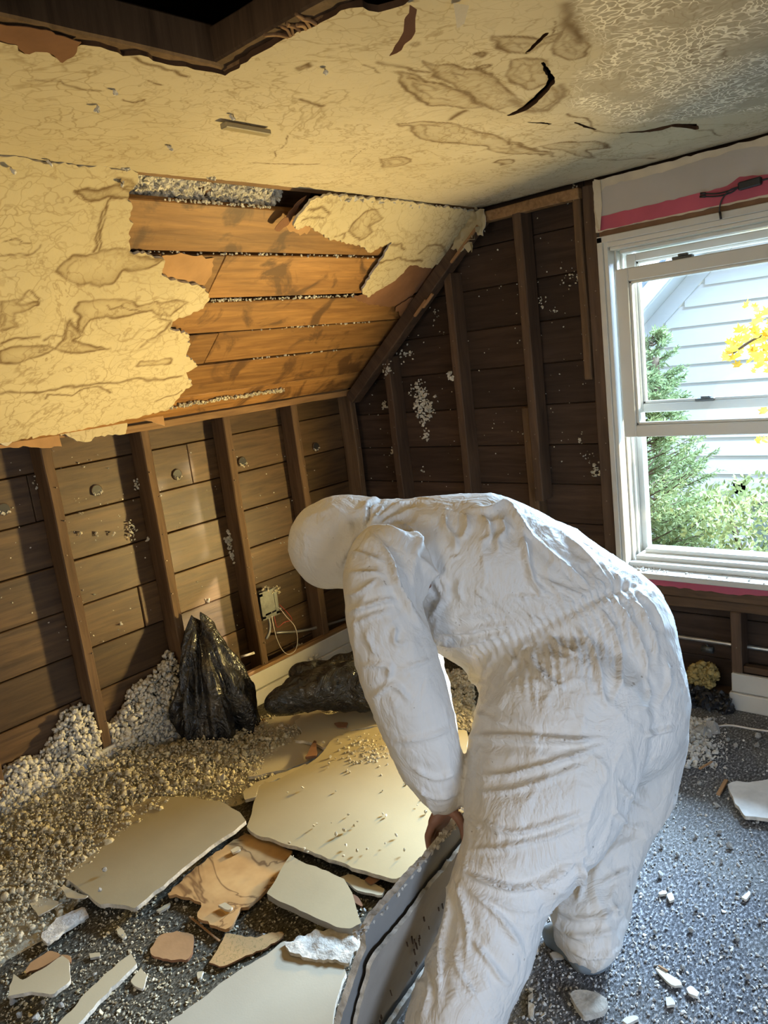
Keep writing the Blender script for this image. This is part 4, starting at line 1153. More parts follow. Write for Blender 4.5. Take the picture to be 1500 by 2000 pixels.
tube('trunk', [(5.9, 3.4, -2.6), (5.85, 3.3, -.5), (5.9, 3.3, 1.2), (6.0, 3.2, 2.6)], .09, M['bark'], mp, 8)
for (u0, u1, v0, v1, n) in [(1455, 1530, 595, 660, 26), (1420, 1500, 640, 705, 26), (1412, 1450, 675, 715, 10), (1465, 1540, 700, 730, 10), (1478, 1540, 775, 815, 14), (1478, 1540, 850, 870, 7), (1470, 1520, 640, 690, 10)]:
    for k in range(n):
        leaf(ga(random.uniform(u0, u1), random.uniform(v0, v1), 2.1 + random.uniform(-.25, .3)), random.uniform(.035, .055))
# unseen crown leaves added to block the sun, gaps left along chosen rays
n = 5200
cen = np.array([5.15, 2.05, 2.2])
P = cen + RNG.normal(0, 1, (n, 3)) * np.array([.55, .75, .75])
sun_to = -np.array(SUN_DIR)
def ray_d(q, tgt): 
    w = q - tgt; return np.linalg.norm(w - np.outer(w @ sun_to, sun_to), axis=1)
jam = np.min([ray_d(P, np.array([1.44, .03, zz])) for zz in np.arange(.62, 1.7, .08)], axis=0)
keepm = (jam > .07) & (ray_d(P, np.array([-.09, -1.05, .44])) > .10) & (ray_d(P, np.array([1.42, .03, .86])) > .035) & (ray_d(P, np.array([1.45, .03, .78])) > .04)
P = P[keepm]; n = len(P)
V, F = [], []
B = np.array(lv)
for i in range(n):
    Rm = np.array(Matrix.Rotation(RNG.uniform(0, 6.28), 3, Vector(RNG.normal(0, 1, 3)).normalized()))
    V.append(B @ Rm.T * RNG.uniform(.06, .09) + P[i]); F.append(np.array([[13, q, (q + 1) % 13] for q in range(13)]) + 14 * i)
o_ = mesh_obj('sun_block_leaves', np.concatenate(V), np.concatenate(F), M['maple'], mp); o_['kind'] = 'stuff'

# ------------------------------------------------------------------ things fixed to the walls
ctl = empty('cable_splitter', ga(1465, 357, -.03), 'black cable splitter with dangling leads on the wall over the window', 'cable')
A_, B_ = ga(1442, 365, -.026), ga(1488, 352, -.026)
d_ = (B_ - A_); L_ = np.linalg.norm(d_); d_ /= L_; n_ = np.array([0, 1.0, 0]); q_ = np.cross(n_, d_)
beam('housing', (0, -.009, -.013), (L_, .009, .013), M['black_rubber'], ctl, .008, basis=(A_, d_, n_, q_))
tube('lead', [A_, ga(1425, 372, -.028), ga(1400, 378, -.022), ga(1368, 378, -.022)], .0025, M['black_rubber'], ctl)
tube('lead', [A_, ga(1428, 376, -.030), ga(1402, 383, -.022), ga(1368, 384, -.022)], .0025, M['black_rubber'], ctl)
tube('lead', [A_, ga(1425, 372, -.034), ga(1410, 390, -.034), ga(1405, 410, -.032), ga(1407, 424, -.030)], .0025, M['black_rubber'], ctl)
for (a, b) in [((1378, 378), (1368, 378)), ((1378, 383.5), (1367, 384)), ((1406, 414), (1408, 428))]:
    y_ = -.022 if a[0] < 1400 else -.031
    tube('plug', [ga(*a, y_), ga(*b, y_)], .0042, M['black_rubber'], ctl, 8, False)
tube('lead', [B_, ga(1500, 349, -.026), ga(1540, 340, -.026), ga(1640, 322, -.022)], .003, M['black_rubber'], ctl)

pc = empty('conduit_pipe', (1.0, .05, .22), 'horizontal steel conduit with a coupling below the window', 'pipe')
zp = .228
tube('pipe', [(.2, .075, zp + .004), (1.5, .075, zp), (XR - .4, .075, zp - .01)], .009, M['metal'], pc, 10)
cx = ga(1382, 1268, .075)
tube('coupling', [cx - [.022, 0, 0], cx + [.022, 0, 0]], .014, M['box_metal'], pc, 10, False)
tube('coupling_screw', [cx + [0, 0, .01], cx + [0, -.004, .022]], .004, M['box_metal'], pc, 6, False)

eb = empty('electrical_box', kn(527, 1172, -.02), 'open grey steel electrical box on a knee-wall stud', 'electrical box')
b0 = kn(512, 1196, -.012); b1 = kn(545, 1152, -.012)
ya, yb_ = -.765, -.675
zc0, zc1 = .375, .495
V, F = join_vf([box_vf((-.06, ya, zc0), (-.055, yb_, zc1)), box_vf((-.06, ya, zc0), (.004, ya + .004, zc1)), box_vf((-.06, yb_ - .004, zc0), (.004, yb_, zc1)), box_vf((-.06, ya, zc0), (.004, yb_, zc0 + .004)), box_vf((-.06, ya, zc1 - .004), (.004, yb_, zc1))])
mesh_obj('back_box', V, F, M['box_metal'], eb)
V, F = join_vf([box_vf((.004, ya - .006, zc0 - .006), (.008, yb_ + .006, zc0 + .012)), box_vf((.004, ya - .006, zc1 - .012), (.008, yb_ + .006, zc1 + .006)), box_vf((.004, ya - .006, zc0), (.008, ya + .012, zc1)), box_vf((.004, yb_ - .012, zc0), (.008, yb_ + .006, zc1)), box_vf((.003, ya + .010, zc0 + .020), (.006, yb_ - .010, zc1 - .010))])
mesh_obj('mud_ring', V, F, M['box_metal'], eb)
K = lambda u, v, x=.012: kn(u, v, x)
tube('white_wire', [K(530, 1192, 0), K(533, 1215), K(540, 1245), K(552, 1270), K(565, 1278), K(578, 1268), K(581, 1245), K(575, 1222), K(560, 1205), K(548, 1190), K(538, 1182, 0)], .0016, M['wire_white'], eb, 6)
tube('red_wire', [K(535, 1195, 0), K(538, 1215), K(543, 1225), K(556, 1215), K(570, 1210), K(560, 1195), K(545, 1180, 0)], .0015, M['wire_red'], eb, 6)
tube('conduit_drop', [K(523, 1202, -.04), K(527, 1220, -.04), K(526, 1235, -.04), K(520, 1248, -.045)], .007, M['metal'], eb, 8)
f_ = scatter('box_fluff', [kn(508 + random.uniform(0, 40), 1150 + random.uniform(-6, 8), -.01 + random.uniform(-.02, .02)) for _ in range(40)], RNG.uniform(.003, .007, 40), LUMPS, M['insul_dusty'], eb); f_['kind'] = 'stuff'
o_ = tube('conduit_stub', [kn(540, 1236, -.045), kn(600, 1230, -.05), kn(690, 1205, -.05)], .007, M['metal'], None, 8)
tag(o_, 'short steel conduit run lying along the knee-wall sole plate', 'pipe')
o_ = tube('conduit_end', [kn(470, 1283, -.03), kn(497, 1275, .0)], .006, M['wire_white'], None, 8, False)
tag(o_, 'white pipe end poking out behind the upright black bag', 'pipe')

# ------------------------------------------------------------------ loose insulation
def heap_h(x, y):
    """height of the loose fill on the floor along the knee wall"""
    h = .13 * np.exp(-np.clip(x, 0, None) / .16) + .055 * np.exp(-((x - .3) / .30) ** 2)
    h = h * np.clip((-.92 - y) / .35, 0, 1) * np.clip((.80 - x) / .35, 0, 1)
    far = .022 * np.exp(-((x - .42) / .3) ** 2) * np.clip((-.2 - y) / .2, 0, 1) * np.clip((y + 1.2) / .2, 0, 1)
    sheet_gap = np.clip((y + 1.50) / .12, 0, 1) * np.exp(-(x / .10) ** 2) * .10
    return np.clip(h + far - sheet_gap + .018 * vnoise(x, y, x * 0, 7, 3, 3), 0, None)
gx, gy = np.meshgrid(np.arange(.02, .86, .02), np.arange(-2.75, -.25, .02), indexing='ij')
gz = heap_h(gx, gy) * .8 - .012
li = empty('loose_insulation', (.3, -1.6, 0), 'tan loose-fill insulation spilled on the floor along the knee wall', 'insulation', kind='stuff')
ix = np.arange(gx.size).reshape(gx.shape)
mesh_obj('fill_bed', np.stack([gx, gy, gz], -1).reshape(-1, 3), np.stack([ix[:-1, :-1], ix[1:, :-1], ix[1:, 1:], ix[:-1, 1:]], -1).reshape(-1, 4), M['insul_dusty'], li, True)
def sprinkle(n, s0, s1, bases, name):
    X = RNG.uniform(.02, .85, n); Y = RNG.uniform(-2.75, -.25, n)
    H = heap_h(X, Y); k = (H > .012) & (RNG.uniform(0, 1, n) < np.clip(H / .05, .25, 1)); X, Y, H = X[k], Y[k], H[k]
    P = np.stack([X, Y, H * RNG.uniform(.72, 1.05, len(X))], 1)
    o = scatter(name, P, RNG.uniform(0, 1, len(P)) ** 2 * (s1 - s0) + s0, bases, M['insul_dusty'], li, smooth=True); o['kind'] = 'stuff'
sprinkle(5200, .004, .012, LUMPS, 'fill_clumps')
sprinkle(40000, .0018, .0052, CRUMBS, 'fill_bits')
# fill slumped in the stud bays
def bay(y0, y1, ztop, label, n):
    n = int(n * 2.3); Y = RNG.uniform(y0, y1, n); X = RNG.uniform(-.085, .03, n); zt = ztop(Y) * (1 - .35 * np.clip(X + .03, 0, 1) / .06)
    Z = zt * RNG.uniform(0.0, 1.0, n) ** .5
    k = (Z > .02) & ((X > -.05) | (Z > zt * .8))
    P = np.stack([X, Y, Z], 1)[k]
    o = scatter('bay_insulation', P, RNG.uniform(0, 1, len(P)) ** 2 * .009 + .0032, LUMPS[:2] + CRUMBS[:3], M['insul'], smooth=True)
    tag(o, label, 'insulation', kind='stuff')
bay(-2.6, -1.995, lambda y: .30 + 0 * y, 'grey loose-fill insulation heaped in the nearest stud bay at the left edge', 1200)
bay(-2.02, -1.63, lambda y: .16 + .16 * np.clip((y + 2.02) / .39, 0, 1) + .03 * np.sin(y * 25), 'grey loose-fill insulation piled left of the first full stud', 1700)
bay(-1.575, -1.225, lambda y: .20 + .17 * np.clip((y + 1.575) / .33, 0, 1) + .02 * np.sin(y * 30), 'grey loose-fill insulation piled between the first two full studs', 1900)
bay(-1.17, -.82, lambda y: .20 - .22 * np.clip((y + 1.17) / .3, 0, 1), 'small drift of grey insulation behind the upright black bag', 350)
bay(-.76, -.42, lambda y: .05 + .10 * np.exp(-((y + .52) / .06) ** 2), 'low drift of insulation under the electrical box', 420)
bay(-.36, -.0, lambda y: .05 + .04 * np.sin(y * 20), 'thin drift of insulation in the corner stud bay', 200)

# ------------------------------------------------------------------ fallen drywall and scraps
def shard(name, label, cat, px, z=.006, th=.012, top='gyp_gray', side='gyp_core', amp=1.6, seg=14, tilt=None, seed=1, bend=None, step=.012, group=None, rough=0.0):
    """broken sheet lying on the floor; outline read off the picture, on the level of its top face"""
    P = jag(np.array(px, float), amp, seg, seed=seed)
    Q = np.array([fl(u, v, z + th)[:2] for u, v in P])
    c = Q.mean(0)
    def disp(a, b):
        h = np.zeros(len(a))
        if tilt is not None: h += tilt[0] * (a - c[0]) + tilt[1] * (b - c[1])
        if bend is not None: h += bend(a - c[0], b - c[1])
        if rough: h += rough * vnoise(a, b, a * 0, 40, 2, seed)
        return h
    o = grid_sheet(name, lambda a, b: np.stack([a, b, np.full_like(a, z + th)], 1), (0, 0, 1), Q, [], step, th, [M[top], M[side], M['gyp_back']], None, disp, None, True)
    # origin at the piece itself
    V = np.array([0.0] * (len(o.data.vertices) * 3)); o.data.vertices.foreach_get('co', V); V = V.reshape(-1, 3)
    zmin = V[:, 2].min(); V[:, 2] += max(0, .001 - zmin)
    org = np.array([c[0], c[1], 0]); V -= org
    o.data.vertices.foreach_set('co', V.ravel()); o.data.update(); o.location = org
    tag(o, label, cat, group)
    return o
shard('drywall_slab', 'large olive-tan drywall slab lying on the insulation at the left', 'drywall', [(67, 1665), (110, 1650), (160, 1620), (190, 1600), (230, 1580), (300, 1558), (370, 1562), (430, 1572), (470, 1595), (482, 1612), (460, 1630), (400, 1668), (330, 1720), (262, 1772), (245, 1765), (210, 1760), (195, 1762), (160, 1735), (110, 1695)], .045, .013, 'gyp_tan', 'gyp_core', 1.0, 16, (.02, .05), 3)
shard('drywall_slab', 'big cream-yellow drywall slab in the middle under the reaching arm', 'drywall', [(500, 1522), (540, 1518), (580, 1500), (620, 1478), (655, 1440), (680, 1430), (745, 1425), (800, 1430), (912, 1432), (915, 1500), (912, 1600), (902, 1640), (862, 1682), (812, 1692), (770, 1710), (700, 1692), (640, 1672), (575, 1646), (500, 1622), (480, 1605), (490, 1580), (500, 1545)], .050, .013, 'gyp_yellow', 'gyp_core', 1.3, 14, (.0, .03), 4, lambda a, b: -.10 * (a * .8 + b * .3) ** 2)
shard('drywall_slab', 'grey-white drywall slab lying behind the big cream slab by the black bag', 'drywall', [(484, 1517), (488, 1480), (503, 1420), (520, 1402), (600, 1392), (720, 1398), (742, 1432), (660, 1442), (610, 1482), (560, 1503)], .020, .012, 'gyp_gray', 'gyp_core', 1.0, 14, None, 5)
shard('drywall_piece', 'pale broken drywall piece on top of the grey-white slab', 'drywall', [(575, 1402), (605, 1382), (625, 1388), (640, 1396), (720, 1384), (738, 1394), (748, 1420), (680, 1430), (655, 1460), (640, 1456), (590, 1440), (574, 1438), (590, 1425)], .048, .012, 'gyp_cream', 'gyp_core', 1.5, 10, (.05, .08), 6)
shard('drywall_piece', 'brown-edged drywall splinter standing up between two slabs', 'drywall', [(596, 1478), (612, 1448), (617, 1440), (618, 1475)], .05, .010, 'kraft', 'kraft', .8, 10, None, 7)
shard('drywall_strip', 'narrow tan drywall offcut at the left end of the cream slab', 'drywall', [(474, 1546), (500, 1528), (600, 1490), (604, 1500), (560, 1516), (505, 1535), (500, 1556), (478, 1562)], .035, .012, 'gyp_tan', 'gyp_core', 1.0, 10, None, 8)
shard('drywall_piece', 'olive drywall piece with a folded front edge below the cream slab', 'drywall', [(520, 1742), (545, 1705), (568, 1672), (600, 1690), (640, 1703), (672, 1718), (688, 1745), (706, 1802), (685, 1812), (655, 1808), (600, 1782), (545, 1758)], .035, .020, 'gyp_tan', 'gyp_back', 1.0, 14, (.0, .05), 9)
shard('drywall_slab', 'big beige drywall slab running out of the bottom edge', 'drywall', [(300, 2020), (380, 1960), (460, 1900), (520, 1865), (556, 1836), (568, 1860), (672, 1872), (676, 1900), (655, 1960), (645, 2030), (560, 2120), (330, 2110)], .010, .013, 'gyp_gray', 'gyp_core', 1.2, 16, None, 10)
shard('plaster_crust', 'crumbling white plaster crust on the beige slab', 'plaster', [(556, 1838), (600, 1822), (640, 1815), (682, 1804), (706, 1808), (700, 1850), (680, 1880), (640, 1872), (600, 1870), (566, 1860)], .024, .010, 'gyp_core', 'gyp_core', 2.0, 8, None, 11, step=.006, rough=.006)
shard('stained_board', 'tan water-stained board scrap between the olive slab and cream slab', 'board scrap', [(325, 1747), (390, 1690), (440, 1652), (477, 1626), (520, 1640), (572, 1662), (560, 1690), (540, 1722), (500, 1757), (465, 1782), (452, 1810), (430, 1812), (385, 1792), (392, 1762), (360, 1752)], .015, .010, 'paper_stain', 'kraft_light', 2.0, 10, None, 12)
shard('kraft_scrap', 'small orange-brown board scrap alone on the carpet', 'board scrap', [(293, 1852), (310, 1827), (345, 1818), (378, 1826), (376, 1860), (365, 1876), (300, 1868)], .004, .008, 'kraft_light', 'kraft', 1.4, 10, None, 13)
shard('wallpaper_scrap', 'floral wallpaper scrap next to the beige slab', 'wallpaper', [(408, 1880), (425, 1855), (440, 1822), (470, 1826), (500, 1832), (550, 1818), (556, 1826), (520, 1852), (470, 1872), (430, 1888)], .008, .005, 'wallpaper', 'kraft', 1.6, 10, None, 14)
shard('drywall_strip', 'long narrow cream strip pointing to the lower left corner', 'drywall', [(100, 2015), (150, 1962), (160, 1945), (230, 1880), (256, 1862), (267, 1882), (200, 1948), (138, 2015)], .006, .012, 'gyp_cream', 'gyp_core', .8, 14, None, 15)
shard('drywall_piece', 'white notched drywall shard near the lower left corner', 'drywall', [(16, 1948), (26, 1900), (42, 1914), (95, 1882), (120, 1862), (134, 1872), (138, 1915), (105, 1946), (60, 1938)], .030, .010, 'gyp_cream', 'gyp_core', .9, 12, (.05, -.05), 16)
shard('kraft_scrap', 'brown paper scrap tucked behind the white notched shard', 'paper scrap', [(42, 1905), (60, 1880), (96, 1856), (140, 1868), (138, 1880), (120, 1864), (90, 1885)], .020, .006, 'kraft_light', 'kraft', .8, 10, None, 17)
shard('paper_curl', 'curled cream paper flap left of the olive slab', 'paper scrap', [(55, 1762), (100, 1754), (122, 1766), (85, 1785), (75, 1790)], .03, .003, 'gyp_cream', 'gyp_core', .8, 10, None, 18, lambda a, b: 2.5 * a * a)
shard('paper_curl', 'cream paper flap at the lower corner of the olive slab', 'paper scrap', [(115, 1730), (135, 1736), (174, 1754), (168, 1760), (130, 1752)], .04, .003, 'gyp_cream', 'gyp_core', .8, 10, None, 19, lambda a, b: 2.5 * a * a)
shard('plaster_crust', 'white textured plaster strip below the paper flaps', 'plaster', [(80, 1830), (110, 1792), (165, 1770), (172, 1784), (130, 1815), (92, 1842)], .02, .010, 'crumb', 'gyp_core', 1.2, 8, None, 20, rough=.004)
shard('drywall_strip', 'curved tan offcut below the cream slab', 'drywall', [(664, 1713), (682, 1706), (715, 1720), (752, 1736), (746, 1748), (700, 1740)], .020, .008, 'gyp_cream', 'gyp_core', .8, 10, None, 21)
shard('kraft_scrap', 'dark brown scrap on the curved tan offcut', 'board scrap', [(712, 1718), (728, 1705), (745, 1699), (746, 1712), (724, 1727)], .032, .004, 'kraft', 'kraft', .8, 8, None, 22)
shard('kraft_scrap', 'brown scrap peeking from under the olive drywall piece', 'board scrap', [(680, 1742), (700, 1752), (712, 1772), (692, 1762)], .020, .004, 'kraft', 'kraft', .8, 8, None, 23)
shard('kraft_scrap', 'small rust-brown chip on the pale drywall piece', 'chip', [(652, 1412), (662, 1410), (680, 1411), (676, 1420), (660, 1420)], .068, .004, 'kraft', 'kraft', .6, 8, None, 24)
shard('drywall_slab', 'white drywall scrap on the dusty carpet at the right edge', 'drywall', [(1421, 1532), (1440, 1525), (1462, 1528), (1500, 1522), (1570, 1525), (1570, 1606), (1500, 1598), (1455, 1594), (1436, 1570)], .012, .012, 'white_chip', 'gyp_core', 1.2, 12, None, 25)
shard('plaster_piece', 'ribbed plaster chunk in the shadow at the foot', 'plaster', [(1113, 1940), (1130, 1933), (1158, 1936), (1180, 1945), (1188, 1965), (1170, 1978), (1140, 1985), (1128, 1968)], .010, .014, 'gyp_core', 'gyp_core', 1.5, 8, None, 26, rough=.004)
shard('drywall_sliver', 'thin upright-pointing plaster sliver in the dark shadow by the leg', 'plaster', [(1032, 1928), (1040, 1928), (1043, 1970), (1038, 2005), (1032, 2005)], .004, .008, 'gyp_core', 'gyp_core', .6, 10, None, 27)
shard('kraft_sliver', 'pinkish paper sliver on the blue-lit carpet', 'paper scrap', [(1279, 1890), (1290, 1892), (1330, 1916), (1332, 1924), (1315, 1926), (1298, 1912)], .004, .006, 'gyp_cream', 'gyp_core', .6, 8, None, 28)
for i, (px, lab) in enumerate([([(1340, 1930), (1352, 1925), (1366, 1938), (1362, 1946), (1345, 1940)], 'pale chip right of the pinkish sliver'), ([(1300, 1948), (1310, 1946), (1320, 1962), (1302, 1964)], 'white square chip below the pinkish sliver'),
                               ([(1272, 1598), (1286, 1593), (1304, 1594), (1298, 1604), (1282, 1605)], 'white drywall chip beside the far knee'), ([(1448, 1752), (1464, 1738), (1466, 1746), (1458, 1757)], 'lone pale chip near the right edge'),
                               ([(1212, 1990), (1240, 1982), (1250, 1988), (1225, 2000)], 'pale chip cut off by the bottom edge'), ([(1283, 1742), (1300, 1738), (1304, 1745), (1288, 1747)], 'flat plaster bar chip right of the overshoe'), ([(1302, 1746), (1312, 1742), (1318, 1756), (1308, 1760)], 'plaster chip touching the flat bar chip'),
                               ([(1045, 1852), (1050, 1848), (1052, 1858), (1046, 1864)], 'small white chip in the shadow between the legs'), ([(1072, 1860), (1104, 1858), (1104, 1868), (1080, 1872)], 'pale bar chip in front of the overshoe'),
                               ([(426, 1768), (440, 1762), (455, 1772), (448, 1777), (440, 1776)], 'cream triangle chip on the stained board scrap'), ([(228, 1812), (238, 1812), (247, 1828), (240, 1833), (230, 1824)], 'cream chip on the carpet above the long strip'),
                               ([(385, 1898), (398, 1896), (394, 1908), (386, 1912)], 'cream triangle chip left of the beige slab'), ([(255, 1915), (275, 1890), (287, 1905), (280, 1932), (262, 1925)], 'rounded plaster chunk beside the long strip'),
                               ([(174, 1862), (196, 1860), (196, 1868), (176, 1871)], 'flat cream chip above the long strip'), ([(425, 1722), (440, 1710), (443, 1714), (432, 1726)], 'tiny sliver chip at the edge of the stained board scrap'),
                               ([(305, 1778), (335, 1760), (330, 1770), (312, 1780)], 'white splinter chip below the olive slab'), ([(450, 1660), (466, 1652), (470, 1658), (455, 1666)], 'chip on the seam of two slabs'),
                               ([(435, 1832), (448, 1822), (452, 1830), (446, 1838)], 'white chip above the floral scrap')]):
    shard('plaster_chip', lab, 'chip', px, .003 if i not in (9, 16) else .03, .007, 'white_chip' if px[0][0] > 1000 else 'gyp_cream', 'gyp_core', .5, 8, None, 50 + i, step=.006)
for (a, b, lab, r) in [((1402, 1552), (1418, 1524), 'brown wood splinter beside the scrap at the right edge', .006), ((1365, 1502), (1390, 1488), 'short wood splinter on the dusty carpet', .004), ((500, 1400), (545, 1418), 'two-tone wood splinter next to the black bag', .007),
                       ((370, 1790), (428, 1838), 'thin rust-brown stick between the scraps', .003), ((1285, 1885), (1303, 1896), 'thin brown splinter above the pinkish sliver', .003), ((8, 1548), (62, 1512), 'dark wood piece half buried in the insulation at the left', .010)]:
    za = .012 if r < .01 else .10
    A_, B_ = fl(*a, za), fl(*b, za); d_ = B_ - A_; L_ = np.linalg.norm(d_); d_ /= L_
    o_ = beam('wood_splinter', (0, -r, -r * .6), (L_, r, r * .6), M['sliver'] if r < .01 else M['stud_dark'], None, .001, basis=(A_, d_, np.cross([0, 0, 1.0], d_), np.array([0, 0, 1.0])), warp=.002)
    tag(o_, lab, 'wood')

# bigger crumbs one by one, the fine litter as stuff
chunk_me = []
for k in range(6):
    me = bpy.data.meshes.new('plaster_chunk'); bv, bf = CRUMBS[k % 5]
    me.from_pydata((bv * RNG.uniform(.7, 1.2, 3)).tolist(), [], bf.tolist()); me.materials.append(M['crumb']); chunk_me.append(me)
big = [(1370, 1432, 22), (1395, 1428, 26), (1385, 1440, 16), (1353, 1450, 14), (1480, 1440, 16), (1422, 1446, 9), (1437, 1458, 8), (1477, 1458, 11), (1365, 1532, 11), (1340, 1476, 13), (1325, 1500, 10), (1400, 1574, 8), (1293, 1655, 8), (1360, 1634, 9), (1383, 1630, 7), (1425, 1655, 14),
       (1410, 1682, 9), (1405, 1626, 9), (1323, 1670, 8), (1290, 1712, 12), (1385, 1720, 9), (1465, 1723, 7), (1342, 1662, 6), (1440, 1830, 10), (1350, 1818, 10), (1440, 1836, 8), (1412, 1850, 9), (1280, 1822, 9), (1245, 1735, 9), (1250, 1932, 10), (1333, 1890, 9), (1460, 1910, 9), (1405, 1985, 10),
       (1270, 1935, 7), (1303, 1810, 7), (1360, 1775, 9), (1484, 1800, 7), (1055, 1945, 8), (1090, 1975, 6), (435, 1522, 15), (428, 1528, 10), (390, 1530, 9), (205, 1700, 9), (195, 1740, 8), (110, 1745, 8), (185, 1905, 9), (240, 1830, 8), (345, 1760, 8), (515, 1830, 8), (760, 1700, 7), (700, 1765, 8), (712, 1780, 9), (690, 1905, 8), (120, 1965, 10), (100, 1925, 9), (70, 1990, 12), (40, 1985, 14), (25, 1960, 13), (85, 1960, 11)]
for i, (u, v, s_) in enumerate(big):
    zf = .06 if (150 < u < 480 and v < 1560) else (.065 if v < 1770 and 150 < u < 260 else .004)
    p = fl(u, v, zf); sc = s_ * .5 * (np.linalg.norm(p - CAM) * .96) / FPX
    right = u > 1000
    o = link_mesh('plaster_chunk', chunk_me[i % 6], p + [0, 0, sc * .5], None, (random.uniform(0, 3), random.uniform(0, 3), random.uniform(0, 3)), (sc * 1.1, sc, sc * .8))
    if u > 1200: lab = 'rough plaster chunk in the pale drift by the open bay under the window' if v < 1470 else ('small plaster chunk on the carpet between the far leg and the right-edge scrap' if v < 1700 else 'small plaster chunk on the blue-lit carpet right of the overshoe')
    elif u > 1000: lab = 'small plaster chunk in the shadow left of the overshoe'
    elif u > 480: lab = 'small plaster chunk beside the lower edge of the olive drywall piece'
    elif v < 1560: lab = 'pale plaster chunk on the loose insulation in front of the upright bag'
    else: lab = 'pale plaster chunk in the corner heap beside the white notched shard' if u < 130 and v > 1900 else 'small plaster chunk in the yellow-lit rubble around the olive slab'
    tag(o, lab, 'plaster chunk', lab.replace('chunk', 'chunks').replace('rough ', '').replace('small ', ''))
def litter(name, label, n, reg, size, bases, mat, flat=(1, 1, .6), z=.002):
    P, S = [], []
    for k in range(n):
        u0, u1, v0, v1 = reg[k % len(reg)]
        p = fl(random.uniform(u0, u1), random.uniform(v0, v1), 0); 
        if p[1] > -.02 or p[0] < .03: continue
        P.append(p + [0, 0, z]); S.append(random.uniform(*size) * random.choice([.5, .6, .8, 1, 1.4]))
    o = scatter(name, P, S, bases, M[mat], None, flat); tag(o, label, 'debris', kind='stuff')
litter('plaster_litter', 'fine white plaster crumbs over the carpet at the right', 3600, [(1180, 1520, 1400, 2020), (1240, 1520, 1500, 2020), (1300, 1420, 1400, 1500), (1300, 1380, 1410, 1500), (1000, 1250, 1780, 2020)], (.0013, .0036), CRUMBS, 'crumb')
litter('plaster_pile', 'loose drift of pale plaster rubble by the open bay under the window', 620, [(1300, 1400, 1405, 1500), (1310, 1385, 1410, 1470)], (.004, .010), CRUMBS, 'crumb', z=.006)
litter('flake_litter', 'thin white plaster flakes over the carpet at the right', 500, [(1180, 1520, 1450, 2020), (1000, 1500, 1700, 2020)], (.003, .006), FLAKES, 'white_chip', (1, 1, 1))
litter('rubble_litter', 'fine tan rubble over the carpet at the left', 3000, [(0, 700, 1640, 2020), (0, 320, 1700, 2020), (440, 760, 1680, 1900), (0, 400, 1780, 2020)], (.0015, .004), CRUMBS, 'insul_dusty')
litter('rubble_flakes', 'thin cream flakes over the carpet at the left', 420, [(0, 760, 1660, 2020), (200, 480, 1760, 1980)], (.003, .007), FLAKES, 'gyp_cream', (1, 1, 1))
P = [fl(u, v, .068) for u, v in [(720 + random.gauss(0, 24), 1462 + random.gauss(0, 16)) for _ in range(220)]] + [fl(random.uniform(560, 900), random.uniform(1480, 1680), .068) for _ in range(50)]
o_ = scatter('slab_crumbs', P, RNG.uniform(.002, .006, len(P)), CRUMBS, M['insul_dusty']); tag(o_, 'insulation crumbs sprinkled on the big cream slab', 'crumbs', kind='stuff')
P = [fl(random.uniform(840, 925), random.uniform(1310, 1430), .03) for _ in range(700)]
o_ = scatter('loose_insulation', P, RNG.uniform(.006, .014, len(P)), LUMPS, M['insul_dusty']); tag(o_, 'golden-lit loose insulation glimpsed between the arm and the thigh', 'insulation', kind='stuff')
o_ = tube('floor_cord', [fl(1400, 1418, .006), fl(1430, 1417, .006), fl(1470, 1424, .006), fl(1530, 1432, .006)], .004, M['wire_white'], None, 6); tag(o_, 'thin white cord lying along the floor at the far baseboard', 'cord')

# yellow glass-wool and junk in the open bay under the window
bt = empty('glass_wool_batt', ga(1385, 1330, .03), 'torn yellow glass-wool batt in the open bay under the window', 'insulation')
P = [ga(1372 + 28 * math.cos(a) * r + random.uniform(-4, 4), 1320 + (26 * math.sin(a) * r), .04 + random.uniform(-.03, .03)) for a, r in zip(RNG.uniform(0, 6.28, 420), RNG.uniform(0, 1, 420))]
P += [ga(1340 + 12 * i, 1315 + random.uniform(-10, 12), .05) for i in range(6)]
o_ = scatter('wool_lumps', P, RNG.uniform(.006, .014, len(P)), LUMPS, M['batt'], bt, smooth=True); o_['kind'] = 'stuff'
box_px = [(1345, 1372), (1368, 1355), (1384, 1372), (1386, 1392), (1352, 1400)]
P3 = [ga(u, v, -.05) for u, v in box_px]
o_ = mesh_obj('junk_plate', np.concatenate([P3, np.array(P3) + [0, .012, 0]]), [[0, 1, 2, 3, 4], [9, 8, 7, 6, 5]] + [[k, (k + 1) % 5, 5 + (k + 1) % 5, 5 + k][::-1] for k in range(5)], M['gyp_gray']); tag(o_, 'grey broken plate leaning in the open bay below the window', 'scrap')
A_, B_ = ga(1386, 1408, -.10), ga(1407, 1390, -.06)
o_ = tube('junk_rod', [A_, B_], .006, M['wire_white'], None, 6, False); tag(o_, 'short pale rod resting on rubble under the window', 'rod')
P = [ga(random.uniform(1310, 1425), random.uniform(1380, 1402), -.03 + random.uniform(-.05, .05)) for _ in range(90)]
o_ = scatter('dark_rubble', [np.array([p[0], p[1], random.uniform(.005, .05)]) for p in P], RNG.uniform(.010, .022, 90), LUMPS, M['black_rubber']); tag(o_, 'dark rubble in the bay under the window', 'rubble', kind='stuff')

